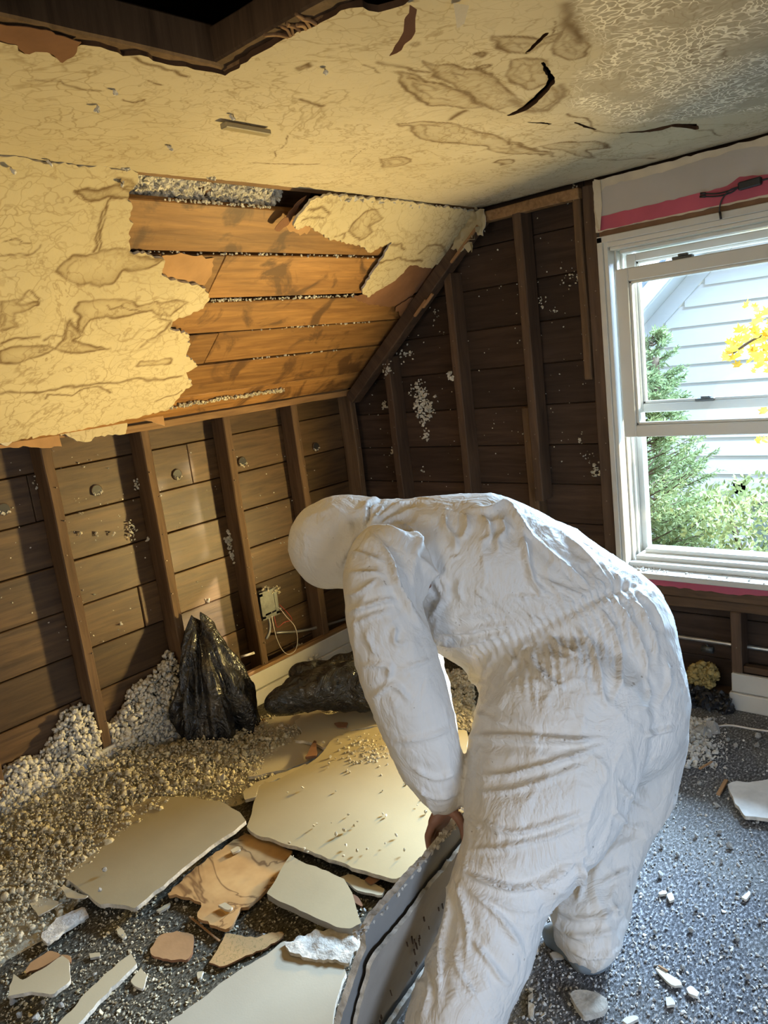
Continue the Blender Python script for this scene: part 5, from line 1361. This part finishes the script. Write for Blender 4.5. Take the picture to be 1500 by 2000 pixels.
# ------------------------------------------------------------------ remeshed blobs: bags and the person
def blob_mesh(spheres, voxel, smooth_it=6, sub=3):
    """one continuous surface around many overlapping balls"""
    bm = bmesh.new(); bmesh.ops.create_icosphere(bm, subdivisions=sub, radius=1.0)
    bv = np.array([v.co[:] for v in bm.verts]); bf = np.array([[v.index for v in f.verts] for f in bm.faces]); bm.free()
    V, F, n = [], [], 0
    for (c, r) in spheres:
        V.append(bv * np.asarray(r) + c); F.append(bf + n); n += len(bv)
    me = bpy.data.meshes.new('tmp'); me.from_pydata(np.concatenate(V).tolist(), [], np.concatenate(F).tolist())
    o = bpy.data.objects.new('tmp', me); COL.objects.link(o)
    md = o.modifiers.new('r', 'REMESH'); md.mode = 'VOXEL'; md.voxel_size = voxel; md.adaptivity = 0
    if smooth_it:
        ms = o.modifiers.new('s', 'SMOOTH'); ms.factor = .5; ms.iterations = smooth_it
    dg = bpy.context.evaluated_depsgraph_get(); dg.update()
    res = bpy.data.meshes.new_from_object(o.evaluated_get(dg))
    bpy.data.objects.remove(o); bpy.data.meshes.remove(me)
    return res
def get_vn(me):
    n = len(me.vertices); V = np.empty(n * 3); N = np.empty(n * 3)
    me.vertices.foreach_get('co', V); me.vertex_normals.foreach_get('vector', N)
    return V.reshape(-1, 3), N.reshape(-1, 3)
def chain(pts, step=.3):
    """(centre, radius) pairs -> dense overlapping balls"""
    out = []
    for (a, ra), (b, rb) in zip(pts[:-1], pts[1:]):
        a, b = np.asarray(a), np.asarray(b); L = np.linalg.norm(b - a); k = max(2, int(L / (step * min(ra, rb))) + 1)
        for j in range(k): out.append((a + (b - a) * j / k, ra + (rb - ra) * j / k))
    out.append((np.asarray(pts[-1][0]), pts[-1][1]))
    return out
def pchain(pts, step=.3):
    return chain([(at(u, v, t), r * t / FPX) for u, v, t, r in pts], step)
def finish(name, me, V, mats, parent, org):
    me.vertices.foreach_set('co', (V - org).ravel()); me.materials.clear()
    for mm in mats: me.materials.append(mm)
    me.polygons.foreach_set('use_smooth', np.ones(len(me.polygons), bool)); me.update(); me.name = name
    o = bpy.data.objects.new(name, me); COL.objects.link(o); o.parent = parent
    if parent is None: o.location = org
    return o
def to_px(V):
    d = V - CAM; z = d @ FW
    return 750 + FPX * (d @ RT) / z, 1000 - FPX * (d @ UP) / z
def folds(V, N, lst):
    u, v = to_px(V); view = CAM - V; view /= np.linalg.norm(view, axis=1)[:, None]
    face = np.clip((np.sum(N * view, 1) + .15) / .3, 0, 1); D = np.zeros(len(V))
    for pts, w, h in lst:
        P = catmull(np.array(pts, float), 6)
        bb = (u > P[:, 0].min() - 3 * w) & (u < P[:, 0].max() + 3 * w) & (v > P[:, 1].min() - 3 * w) & (v < P[:, 1].max() + 3 * w)
        if not bb.any(): continue
        d, qx, qy, arc = seg_dist(P, u[bb], v[bb], False, True)
        tot = np.linalg.norm(np.diff(P, axis=0), axis=1).sum(); tp = np.clip(np.minimum(arc, tot - arc) / (.25 * tot), 0.05, 1)
        D[bb] += h * tp * (1.6 * np.exp(-np.sqrt((d / (.75 * w)) ** 2 + .03)) - .8 * np.exp(-(d / (2.0 * w)) ** 2)) * face[bb]
    return D

# ---- black bags
fb = fl(425, 1478, .02)
def bag(name, label, spheres, seed, amp, voxel=.007):
    me = blob_mesh(spheres, voxel, 3); V, N = get_vn(me)
    x, y, z = V.T
    n1 = vnoise(x, y, z * .45, 10, 2, seed); n2 = vnoise(x, y, z * .6, 24, 2, seed + 1); n3 = vnoise(x, y, z, 60, 2, seed + 3)
    d = amp * (.7 - 2.2 * np.abs(n1)) + amp * .5 * (.5 - 2 * np.abs(n2)) + amp * .12 * n3
    V = V + N * d[:, None]
    V[:, 2] = np.maximum(V[:, 2], .004)
    org = np.array([V[:, 0].mean(), V[:, 1].mean(), 0])
    o = finish(name, me, V, [M['bag']], None, org); tag(o, label, 'bag'); return o
t0 = 2.86
def cloth_bag(name, label, base, H, rad, lean, seed, nth=150, nh=90):
    """standing bag: gathered peak, pleats that widen to the foot, slumped belly"""
    th = np.linspace(0, 2 * np.pi, nth, endpoint=False); hh = np.linspace(0, 1, nh)
    T, Hh = np.meshgrid(th, hh, indexing='ij')
    prof = np.interp(Hh, [0, .04, .18, .34, .55, .75, .9, 1.0], [.60, .90, 1.0, .95, .76, .54, .34, .10])
    cx, sy = np.cos(T), np.sin(T)
    pl1 = np.abs(vnoise(cx * 2.2, sy * 2.2, Hh * 1.1, 1.0, 2, seed)); pl2 = np.abs(vnoise(cx * 4.5, sy * 4.5, Hh * 2.2, 1.0, 2, seed + 1)); pl3 = vnoise(cx * 9, sy * 9, Hh * 9, 1.0, 2, seed + 2)
    dents = vnoise(cx * 1.5, sy * 1.5, Hh * 4, 1.0, 2, seed + 4)
    r = prof * (1.12 - .75 * pl1 * (1 - .3 * Hh) - .45 * pl2 + .16 * dents + .05 * pl3)
    X = base[0] + rad[0] * r * cx + lean[0] * Hh ** 1.5; Y = base[1] + rad[1] * r * sy + lean[1] * Hh ** 1.5
    Z = .004 + H * Hh * (1 - .10 * (np.cos(T * 2 + 1) * Hh)) + .03 * dents * Hh
    V = np.stack([X, Y, np.maximum(Z, .004)], -1).reshape(-1, 3)
    idx = np.arange(nth * nh).reshape(nth, nh); n2 = np.roll(idx, -1, 0)
    F = np.stack([idx[:, :-1], n2[:, :-1], n2[:, 1:], idx[:, 1:]], -1).reshape(-1, 4).tolist()
    F.append(list(idx[:, -1])); F.append(list(idx[::-1, 0]))
    org = np.array([base[0], base[1], 0])
    o = mesh_obj(name, V - org, F, M['bag'], None, True); o.location = org
    return tag(o, label, 'bag')
cloth_bag('garbage_bag', 'upright crumpled black plastic bag in front of the studs', fl(428, 1440, 0), .49, (.185, .185), (-.04, .02), 3)
t1 = 3.12
bag('garbage_bag', 'flattened black plastic bag lying along the baseboard', pchain([(535, 1372, t1 - .05, 22), (590, 1352, t1, 34), (650, 1342, t1, 44), (715, 1340, t1, 48), (770, 1340, t1, 46)], .25) + pchain([(580, 1318, t1 + .06, 18), (640, 1306, t1 + .08, 18), (710, 1295, t1 + .1, 26)], .3), 8, .014)

# ---- person
person = empty('person', (1.90, -1.55, 0), 'person in white hooded coverall bent over gripping a drywall panel', 'person')
POR = np.array([1.90, -1.55, 0])
torso = pchain([(1165, 1365, 1.90, 176), (1150, 1255, 1.90, 166), (1045, 1162, 1.90, 148), (945, 1102, 1.90, 144), (850, 1092, 1.90, 124), (790, 1075, 1.90, 95)], .2)
belly = pchain([(1090, 1300, 1.90, 160), (985, 1195, 1.90, 132), (900, 1170, 1.90, 118)], .25)
neck = pchain([(800, 1070, 1.90, 92), (745, 1062, 1.91, 86), (690, 1058, 1.92, 88)], .2)
hood = pchain([(668, 1058, 1.92, 92), (648, 1062, 1.92, 86), (640, 1090, 1.92, 62), (636, 1098, 1.92, 52)], .2)
arm = pchain([(760, 1110, 1.74, 86), (742, 1140, 1.70, 72), (748, 1205, 1.70, 74), (767, 1272, 1.71, 77), (790, 1340, 1.72, 79), (815, 1412, 1.74, 75), (838, 1482, 1.76, 67), (857, 1530, 1.77, 54), (864, 1552, 1.775, 42)], .2)
farm = pchain([(800, 1095, 2.08, 90), (800, 1180, 2.14, 62), (815, 1300, 2.12, 56), (845, 1420, 2.02, 50), (868, 1530, 1.90, 38)], .25)
thigh = pchain([(1105, 1380, 1.80, 170), (1075, 1480, 1.76, 163), (1055, 1560, 1.72, 150), (1030, 1630, 1.68, 128), (1000, 1690, 1.65, 100)], .2)
shin = pchain([(985, 1700, 1.64, 100), (960, 1770, 1.62, 96), (943, 1850, 1.60, 92), (910, 1930, 1.57, 93), (882, 2005, 1.55, 96), (862, 2075, 1.54, 92), (850, 2120, 1.53, 80)], .2)
fleg = pchain([(1200, 1400, 2.02, 140), (1238, 1440, 2.02, 100), (1232, 1530, 2.0, 84), (1195, 1620, 1.97, 77), (1165, 1700, 1.93, 79), (1150, 1765, 1.89, 80), (1148, 1815, 1.86, 66)], .2)
me = blob_mesh([s_ for s_ in torso + belly + neck + hood + arm + farm + thigh + shin + fleg], .0058, 14)
V, N = get_vn(me)
FO = []
P_ = lambda pts, sc, ox, oy: [(ox + x / sc, oy + y / sc) for x, y in pts]
# back and shoulder
b_ = lambda pts, w, h: FO.append((P_(pts, 2.885, 850, 930), w, h))
b_([(180, 170), (300, 180), (400, 150), (470, 230), (520, 310), (620, 400)], 10, .010)
b_([(60, 200), (60, 280), (110, 350), (110, 430)], 9, .010); b_([(170, 190), (180, 280), (140, 360)], 9, .009); b_([(250, 200), (290, 250), (310, 330), (260, 380)], 9, .010); b_([(360, 230), (390, 300), (350, 360), (370, 430)], 9, .010)
b_([(480, 250), (500, 380), (530, 520), (570, 620), (700, 700)], 10, .010); b_([(600, 380), (700, 480), (800, 560), (880, 640)], 9, .007); b_([(540, 540), (640, 600), (740, 640), (860, 690)], 7, .007)
b_([(380, 700), (520, 680), (650, 700), (740, 740)], 7, .006); b_([(0, 890), (150, 880), (330, 850), (480, 840)], 8, .009); b_([(0, 950), (120, 960), (300, 910), (430, 890)], 8, .009); b_([(100, 800), (260, 780), (420, 770)], 7, .005)
b_([(20, 560), (60, 650), (40, 740)], 8, .008); b_([(150, 560), (130, 640), (160, 720)], 7, .007); b_([(220, 640), (300, 700), (260, 720)], 6, .006); b_([(80, 470), (150, 440)], 5, .006)
b_([(700, 310), (800, 390), (900, 500), (1000, 600)], 9, .005)
# seat and thigh, hanging down from the waist
b_([(900, 720), (1000, 850), (1040, 1000), (1040, 1130), (1010, 1290)], 9, .010); b_([(1000, 690), (1110, 830), (1180, 1000), (1200, 1150)], 8, .009); b_([(1080, 650), (1180, 780), (1240, 920), (1260, 1080)], 8, .008)
b_([(760, 800), (860, 920), (910, 1060), (940, 1230), (1000, 1330)], 9, .009); b_([(1150, 640), (1240, 740), (1300, 880)], 7, .006); b_([(1180, 1120), (1210, 1230), (1170, 1330)], 7, .007); b_([(1300, 1020), (1330, 1150), (1270, 1280)], 7, .006)
b_([(640, 880), (700, 960), (800, 1020)], 7, .008); b_([(560, 940), (560, 1060), (640, 1160), (740, 1200)], 9, .011); b_([(520, 930), (450, 1060), (440, 1120)], 8, .008); b_([(400, 950), (440, 1040), (380, 1160)], 7, .008)
b_([(340, 990), (270, 1130), (250, 1270)], 7, .007); b_([(200, 1080), (200, 1160), (300, 1170)], 7, .006); b_([(200, 1330), (320, 1370), (440, 1430)], 8, .006); b_([(160, 1470), (400, 1460), (700, 1480), (900, 1500)], 10, .010)
for k in range(16):     # more, finer pleats falling from the elastic waist
    f_ = k / 15; x0, y0 = 995 + 235 * f_, 1262 - 118 * f_
    FO.append(([(x0, y0 + 4), (x0 + 14 + 10 * f_, y0 + 45), (x0 + 18 + 22 * f_, y0 + 95 + 30 * (k % 3))], 4.5, .0045))
    FO.append(([(x0 - 4, y0 - 6), (x0 - 26 - 14 * (k % 2), y0 - 34), (x0 - 60, y0 - 62 - 8 * (k % 3))], 4.5, .0038))
l_ = lambda pts, w, h: FO.append((P_(pts, 2.5, 780, 1350), w, h))
l_([(330, 230), (560, 240), (760, 245), (1040, 230)], 9, .010); l_([(360, 420), (560, 400), (800, 330), (1050, 240)], 9, .010); l_([(330, 500), (560, 480), (800, 400), (980, 330)], 8, .006)
l_([(340, 560), (420, 640), (560, 690), (760, 640), (960, 560)], 9, .008); l_([(330, 780), (520, 760), (760, 700), (960, 600)], 9, .007); l_([(310, 600), (370, 650), (400, 690)], 6, .006)
l_([(300, 860), (360, 900), (460, 940), (580, 960), (720, 920), (860, 830), (900, 790)], 9, .016)
l_([(220, 900), (240, 1050), (200, 1230), (190, 1400), (190, 1560)], 8, .010); l_([(250, 860), (300, 1000), (330, 1150), (330, 1330)], 8, .007); l_([(330, 960), (470, 1080), (560, 1200), (600, 1290)], 9, .008)
l_([(340, 1180), (440, 1320), (500, 1410), (560, 1430)], 8, .008); l_([(400, 1000), (560, 1060), (680, 1050)], 8, .006); l_([(120, 1300), (140, 1450), (100, 1600)], 8, .006); l_([(250, 1250), (310, 1400), (400, 1520)], 8, .005)
# far leg
l_([(1060, 430), (1160, 540), (1230, 560)], 8, .007); l_([(1180, 220), (1280, 200), (1370, 180)], 8, .008); l_([(1040, 560), (1100, 640), (1190, 680)], 8, .007); l_([(880, 800), (890, 920), (870, 1040)], 8, .010); l_([(960, 960), (1060, 900), (1160, 860)], 9, .008)
l_([(760, 1050), (860, 1110), (1000, 1090), (1110, 1030)], 9, .009); l_([(790, 1180), (900, 1200), (1060, 1160)], 8, .008); l_([(820, 1260), (940, 1290), (1080, 1250)], 8, .010); l_([(1040, 1030), (1080, 1100), (1110, 1050)], 7, .008)
# near arm and hood
a_ = lambda pts, w, h: FO.append((P_(pts, 3.26, 540, 930), w, h))
a_([(610, 380), (680, 440), (740, 540), (760, 640), (800, 740), (860, 860), (930, 980)], 9, .013); a_([(750, 290), (840, 320), (900, 400), (920, 480)], 8, .011); a_([(470, 480), (560, 500), (660, 540)], 8, .009); a_([(440, 620), (540, 610), (680, 610)], 8, .008)
a_([(420, 760), (520, 740), (640, 650)], 7, .009); a_([(440, 870), (560, 830), (700, 790), (800, 800)], 8, .009); a_([(480, 950), (580, 900), (740, 850)], 7, .007); a_([(880, 500), (960, 560), (1020, 700), (1050, 780), (960, 930)], 9, .010)
a_([(560, 980), (600, 1060), (640, 1150)], 8, .006); a_([(540, 1210), (640, 1200), (720, 1220), (700, 1320)], 8, .009); a_([(600, 1420), (740, 1330), (860, 1440)], 8, .008); a_([(760, 940), (750, 1060), (830, 1070)], 8, .008); a_([(1000, 1160), (880, 1200), (760, 1250)], 8, .005)
a_([(580, 330), (640, 270), (740, 200), (860, 160)], 7, .010); a_([(600, 300), (640, 240), (700, 160)], 5, .007); a_([(640, 310), (760, 240), (900, 200)], 6, .007); a_([(420, 620), (440, 540), (500, 440), (570, 350)], 6, -.012)
a_([(560, 330), (590, 250), (600, 190), (700, 140)], 5, -.010); a_([(200, 250), (300, 230), (380, 200)], 9, .004); a_([(160, 330), (180, 440), (160, 560)], 9, .004); a_([(340, 300), (340, 420), (280, 520)], 9, .004)
FO.append(([(800, 1530), (850, 1560), (905, 1545)], 8, .006)); FO.append(([(790, 1490), (850, 1520), (905, 1500)], 8, .006)); FO.append(([(770, 1450), (830, 1440), (890, 1420)], 8, .006)); FO.append(([(905, 1330), (890, 1300), (860, 1290)], 8, .006))
D = 2.0 * folds(V, N, FO)
# elastic waist: groove with tight gathers
u, v = to_px(V); view = CAM - V; view /= np.linalg.norm(view, axis=1)[:, None]; fc = np.clip(np.sum(N * view, 1) / .25, 0, 1)
seam = catmull(np.array([(930, 1290), (985, 1258), (1030, 1240), (1080, 1213), (1130, 1186), (1180, 1162), (1220, 1146), (1255, 1136), (1290, 1132)], float), 6)
d, qx, qy, arc = seg_dist(seam, u, v, False, True)
side = (v - qy)
D += fc * (-.010 * np.exp(-(d / 12) ** 2) + .0035 * np.sin(arc * 2 * np.pi / 15 + 1.5 * np.sin(arc * .05)) * np.exp(-(d / 26) ** 2))
x, y, z = V.T
n1 = vnoise(x * 1.0, y, z * .6, 6, 2, 71); n2 = vnoise(x, y, z * .7, 14, 2, 72)
wx_, wy_, wz_ = [vnoise(x, y, z, 4, 2, s_) * .10 for s_ in (81, 82, 83)]
def crum(sc, s_, ax): return (1 - np.abs(vnoise((x + wx_) * ax[0], (y + wy_) * ax[1], (z + wz_) * ax[2], sc, 1, s_))) ** 7
mask = np.clip(.5 + 1.2 * vnoise(x, y, z, 3, 1, 90), 0.1, 1)
D += .007 * n1 + .013 * mask * (crum(4.5, 84, (1, 1, .7)) - .2) + .0065 * mask * (crum(10, 85, (1.2, 1, .8)) - .2) + .0022 * (crum(22, 86, (1, 1, 1)) - .3)
hoodm = np.clip((700 - u) / 40, 0, 1) * np.clip((1180 - v) / 20, 0, 1)
D *= (1 - .55 * hoodm)
V2 = V + N * D[:, None]
V2[:, 2] = np.maximum(V2[:, 2], .01)
cov = finish('coverall', me, V2, [M['suit']], person, POR)

# body inside the suit: head, trunk, arms and hands in one skin
def hand_balls(wrist, knuckles, fingers, thumb):
    out = []
    for kx in knuckles: out += chain([(wrist, .024), (kx, .013)], .3)
    for f in fingers: out += chain([(p, r) for p, r in f], .3)
    out += chain([(p, r) for p, r in thumb], .3)
    return out
wr1 = at(872, 1572, 1.775)
def fin(pts, r0): return [(at(*p), r0 * (1 - .10 * i)) for i, p in enumerate(pts)]
nearhand = hand_balls(wr1, [at(846, 1606, 1.765), at(850, 1610, 1.79), at(856, 1612, 1.815), at(864, 1612, 1.838)],
    [fin([(846, 1606, 1.765), (836, 1632, 1.770), (838, 1655, 1.780), (848, 1672, 1.790)], .0105),
     fin([(850, 1610, 1.79), (840, 1636, 1.796), (843, 1660, 1.806), (852, 1676, 1.812)], .0105),
     fin([(856, 1612, 1.815), (847, 1638, 1.822), (850, 1660, 1.830), (858, 1674, 1.836)], .010),
     fin([(864, 1612, 1.838), (856, 1634, 1.846), (858, 1652, 1.852), (864, 1664, 1.856)], .009)],
    [(at(884, 1584, 1.76), .013), (at(896, 1598, 1.750), .012), (at(905, 1618, 1.748), .0105), (at(908, 1640, 1.752), .0095)])
wr2 = at(870, 1540, 1.90)
farhand = hand_balls(wr2, [at(872, 1578, 1.88), at(866, 1580, 1.90), at(862, 1580, 1.92), at(860, 1578, 1.94)],
    [fin([(872, 1578, 1.88), (864, 1604, 1.87), (862, 1622, 1.865)], .010), fin([(866, 1580, 1.90), (858, 1606, 1.89), (857, 1624, 1.885)], .010), fin([(862, 1580, 1.92), (855, 1606, 1.912), (854, 1622, 1.908)], .0095), fin([(860, 1578, 1.94), (853, 1600, 1.935), (852, 1614, 1.93)], .0085)],
    [(at(882, 1556, 1.885), .012), (at(892, 1574, 1.875), .011), (at(896, 1592, 1.87), .0095)])
FD = np.array(-RT) * .30 + np.array(-UP) * .80 + FW * .50; FD /= np.linalg.norm(FD)       # where the face looks
HCN = at(655, 1068, 1.92)
fup = np.cross(np.cross(FD, RT * -1 + UP), FD); fup /= np.linalg.norm(fup); frt = np.cross(FD, fup)
HS = .80
head = [(HCN, .098), (HCN + FD * .03, .088), (HCN + FD * .045 - fup * .05, .066), (HCN + FD * .06 - fup * .075, .045)]
head += [(HCN + FD * .112 + fup * .028, .016), (HCN + FD * .122 + fup * .008, .015), (HCN + FD * .128 - fup * .012, .016), (HCN + FD * .108 - fup * .052, .016), (HCN + FD * .105 - fup * .062, .017), (HCN + FD * .098 + fup * .048, .022)]
for sx in (-1, 1): head += [(HCN + FD * .095 + frt * sx * .032 + fup * .022, .015), (HCN + FD * .098 + frt * sx * .026 + fup * .048, .018), (HCN + FD * .08 + frt * sx * .045 - fup * .015, .028), (HCN + FD * .112 + frt * sx * .014 - fup * .016, .010), (HCN + frt * sx * .096, .022)]
head = [(HCN + (c_ - HCN) * HS, r_ * HS) for c_, r_ in head]
inner = chain([(HCN, .06), (at(760, 1070, 1.90), .055), (at(860, 1090, 1.90), .10), (at(1000, 1150, 1.90), .12), (at(1140, 1290, 1.90), .13)], .3)
inner += chain([(at(860, 1090, 1.90), .09), (at(755, 1130, 1.72), .055), (at(790, 1340, 1.72), .042), (at(866, 1555, 1.772), .027), (wr1, .025)], .3)
inner += chain([(at(860, 1090, 1.90), .09), (at(800, 1100, 2.07), .055), (at(815, 1300, 2.12), .042), (at(866, 1520, 1.91), .027), (wr2, .025)], .3)
me = blob_mesh([(c, r) for c, r in inner + head + nearhand + farhand], .0047, 3, 2)
V, N = get_vn(me)
finish('body', me, V, [M['skin']], person, POR)
# face opening of the hood
bm = bmesh.new(); bm.from_mesh(cov.data)
hc_ = Vector(HCN - POR); fd_ = Vector(FD)
kill = [f for f in bm.faces if (f.calc_center_median() - hc_).length < .15 and (f.calc_center_median() - hc_).normalized().dot(fd_) > .80]
bmesh.ops.delete(bm, geom=kill, context='FACES'); bm.to_mesh(cov.data); bm.free()
# eyes
for sx in (-1, 1):
    c = HCN + FD * .085 + frt * sx * .026 + fup * .018
    me = blob_mesh([(c, .008)], .002, 0, 3); V, N = get_vn(me); finish('eye', me, V, [M['wire_white']], person, POR)
# overshoes
sh = pchain([(1150, 1815, 1.86, 58), (1148, 1852, 1.855, 46), (1152, 1875, 1.85, 30)], .2) + pchain([(1160, 1872, 1.845, 30), (1120, 1850, 1.89, 30), (1085, 1828, 1.93, 26)], .2)
me = blob_mesh(sh, .006, 6); V, N = get_vn(me); V = V + N * (.006 * vnoise(V[:, 0], V[:, 1], V[:, 2], 24, 2, 5))[:, None]; V[:, 2] = np.maximum(V[:, 2], .004)
finish('overshoe', me, V, [M['boot_gray']], person, POR)
sh = pchain([(850, 2110, 1.53, 70), (842, 2145, 1.53, 48)], .2) + pchain([(848, 2150, 1.53, 42), (800, 2140, 1.57, 40), (755, 2120, 1.62, 32)], .2)
me = blob_mesh(sh, .006, 6); V, N = get_vn(me); V[:, 2] = np.maximum(V[:, 2], .004)
finish('overshoe', me, V, [M['boot_gray']], person, POR)

# ---- drywall panel in the hand, standing on its edge
B0 = np.array([1.577, -1.57, 0]); B1 = np.array([1.645, -2.05, 0]); T0 = np.array([1.705, -1.625, .415])
el = (B1 - B0) / np.linalg.norm(B1 - B0); up_ = T0 - B0; up_ -= el * (up_ @ el); up_ /= np.linalg.norm(up_)
pn = np.cross(el, up_); pn = pn if pn @ (CAM - B0) > 0 else -pn
panel = empty('held_drywall', (1.64, -1.85, 0), 'broken layered drywall panel held upright in the hand against the leg', 'drywall')
def pl(px, off): 
    out = []
    for u_, v_ in px:
        P = on_plane(u_, v_, pn, pn @ B0 + off); out.append([(P - B0) @ el, (P - B0) @ up_])
    return np.array(out)
def layer(name, top_px, off, th, mats, seed, low, disp=None, amp=.003):
    T = pl(top_px, off); l0, l1 = T[:, 0].min(), T[:, 0].max()
    poly = np.vstack([T, [[l1, low], [T[0, 0], low]]])
    J = jag(poly, amp, .012, seed=seed)
    J[:, 1] = np.maximum(J[:, 1], .004)
    return grid_sheet(name, lambda a, b: B0 + pn * off + np.outer(a, el) + np.outer(b, up_), pn, J, [], .007, th, mats, panel, disp)
layer('back_layer', [(935, 1572), (903, 1588), (890, 1608), (850, 1658), (800, 1712), (745, 1776), (712, 1822), (716, 1848), (700, 1890), (680, 1950), (662, 2010), (640, 2080)], .0, .014, [M['gyp_back'], M['gyp_core'], M['gyp_gray']], 3, .006)
layer('front_layer', [(940, 1600), (905, 1645), (868, 1690), (830, 1738), (790, 1792), (742, 1848), (724, 1872), (712, 1920), (696, 1985), (676, 2080)], .012, .009, [M['gyp_face'], M['gyp_core'], M['gyp_back']], 5, .10, lambda a, b: .006 + .004 * vnoise(a, b, a * 0, 8, 2, 4))
layer('skirt_layer', [(920, 1760), (880, 1822), (850, 1872), (800, 1946), (758, 2005), (720, 2070)], .020, .010, [M['gyp_back'], M['gyp_core'], M['gyp_back']], 6, .004)
# nail slots scratched through the front layer
parts = []
for k in range(46):
    u_ = random.uniform(715, 865); v_ = 1700 + (880 - u_) * 1.45 + random.uniform(15, 120) + (40 if u_ < 780 else 0)
    q = pl([(u_, v_)], .022)[0]
    if q[1] < .10: continue
    c = B0 + pn * .0235 + el * q[0] + up_ * q[1]; dd = el * .4 + up_ * .9; dd /= np.linalg.norm(dd); L = random.uniform(.006, .016)
    V_, F_ = tube_vf([c - dd * L, c + dd * L], random.uniform(.0012, .0022), 5); mesh_obj('nail_slot', V_, F_, M['stud_dark'], panel)
f_ = scatter('edge_crumbs', [B0 + el * q[0] + up_ * q[1] + pn * random.uniform(-.012, .002) for q in pl([(700 + 200 * t, 1835 - 235 * t) for t in RNG.uniform(0, 1, 130)], 0)], RNG.uniform(.002, .006, 130), CRUMBS, M['gyp_core'], panel); f_['kind'] = 'stuff'

# ---- work light on the floor behind the person: the yellow glow of the room
LP = np.array([1.32, -.11, .46])
wk_ = empty('work_light', (LP[0], LP[1], 0), 'yellow floor work light glowing behind the bent person', 'work light')
aim = np.array([-.33, -.80, .36]); aim /= np.linalg.norm(aim)
sx_ = np.cross(aim, [0, 0, 1.0]); sx_ /= np.linalg.norm(sx_); su = np.cross(sx_, aim)
bs = (LP, aim, sx_, su)
beam('head', (-.07, -.09, -.07), (-.004, .09, .07), M['lamp_body'], wk_, .008, basis=bs)
beam('lens', (-.004, -.075, -.055), (.0, .075, .055), M['lens'], wk_, .001, basis=bs)
for sgn_ in (-1, 1):
    tube('leg', [LP + sx_ * sgn_ * .09 - aim * .03, np.array([LP[0], LP[1], .25]) + sx_ * sgn_ * .10, np.array([LP[0], LP[1], .012]) + sx_ * sgn_ * .11], .008, M['black_rubber'], wk_, 8)
    a = np.array([LP[0], LP[1], .010]) + sx_ * sgn_ * .11
    tube('foot', [a + [.10, 0, 0], a - [.12, 0, 0]], .009, M['black_rubber'], wk_, 8, False)
tube('handle', [LP + su * .07 + sx_ * .05 - aim * .03, LP + su * .11 - aim * .04, LP + su * .07 - sx_ * .05 - aim * .03], .007, M['black_rubber'], wk_, 8)
ld = bpy.data.lights.new('work_light_beam', 'AREA'); ld.shape = 'RECTANGLE'; ld.size = .14; ld.size_y = .10
ld.energy = 38; ld.color = (1.0, .73, .27); ld.spread = math.radians(126)
lo_ = bpy.data.objects.new('work_light_beam', ld); COL.objects.link(lo_); lo_.parent = wk_
lo_.location = [float(q) for q in (LP + aim * .006 - np.array([LP[0], LP[1], 0]))]
lo_.rotation_euler = Vector(aim).to_track_quat('-Z', 'Y').to_euler()
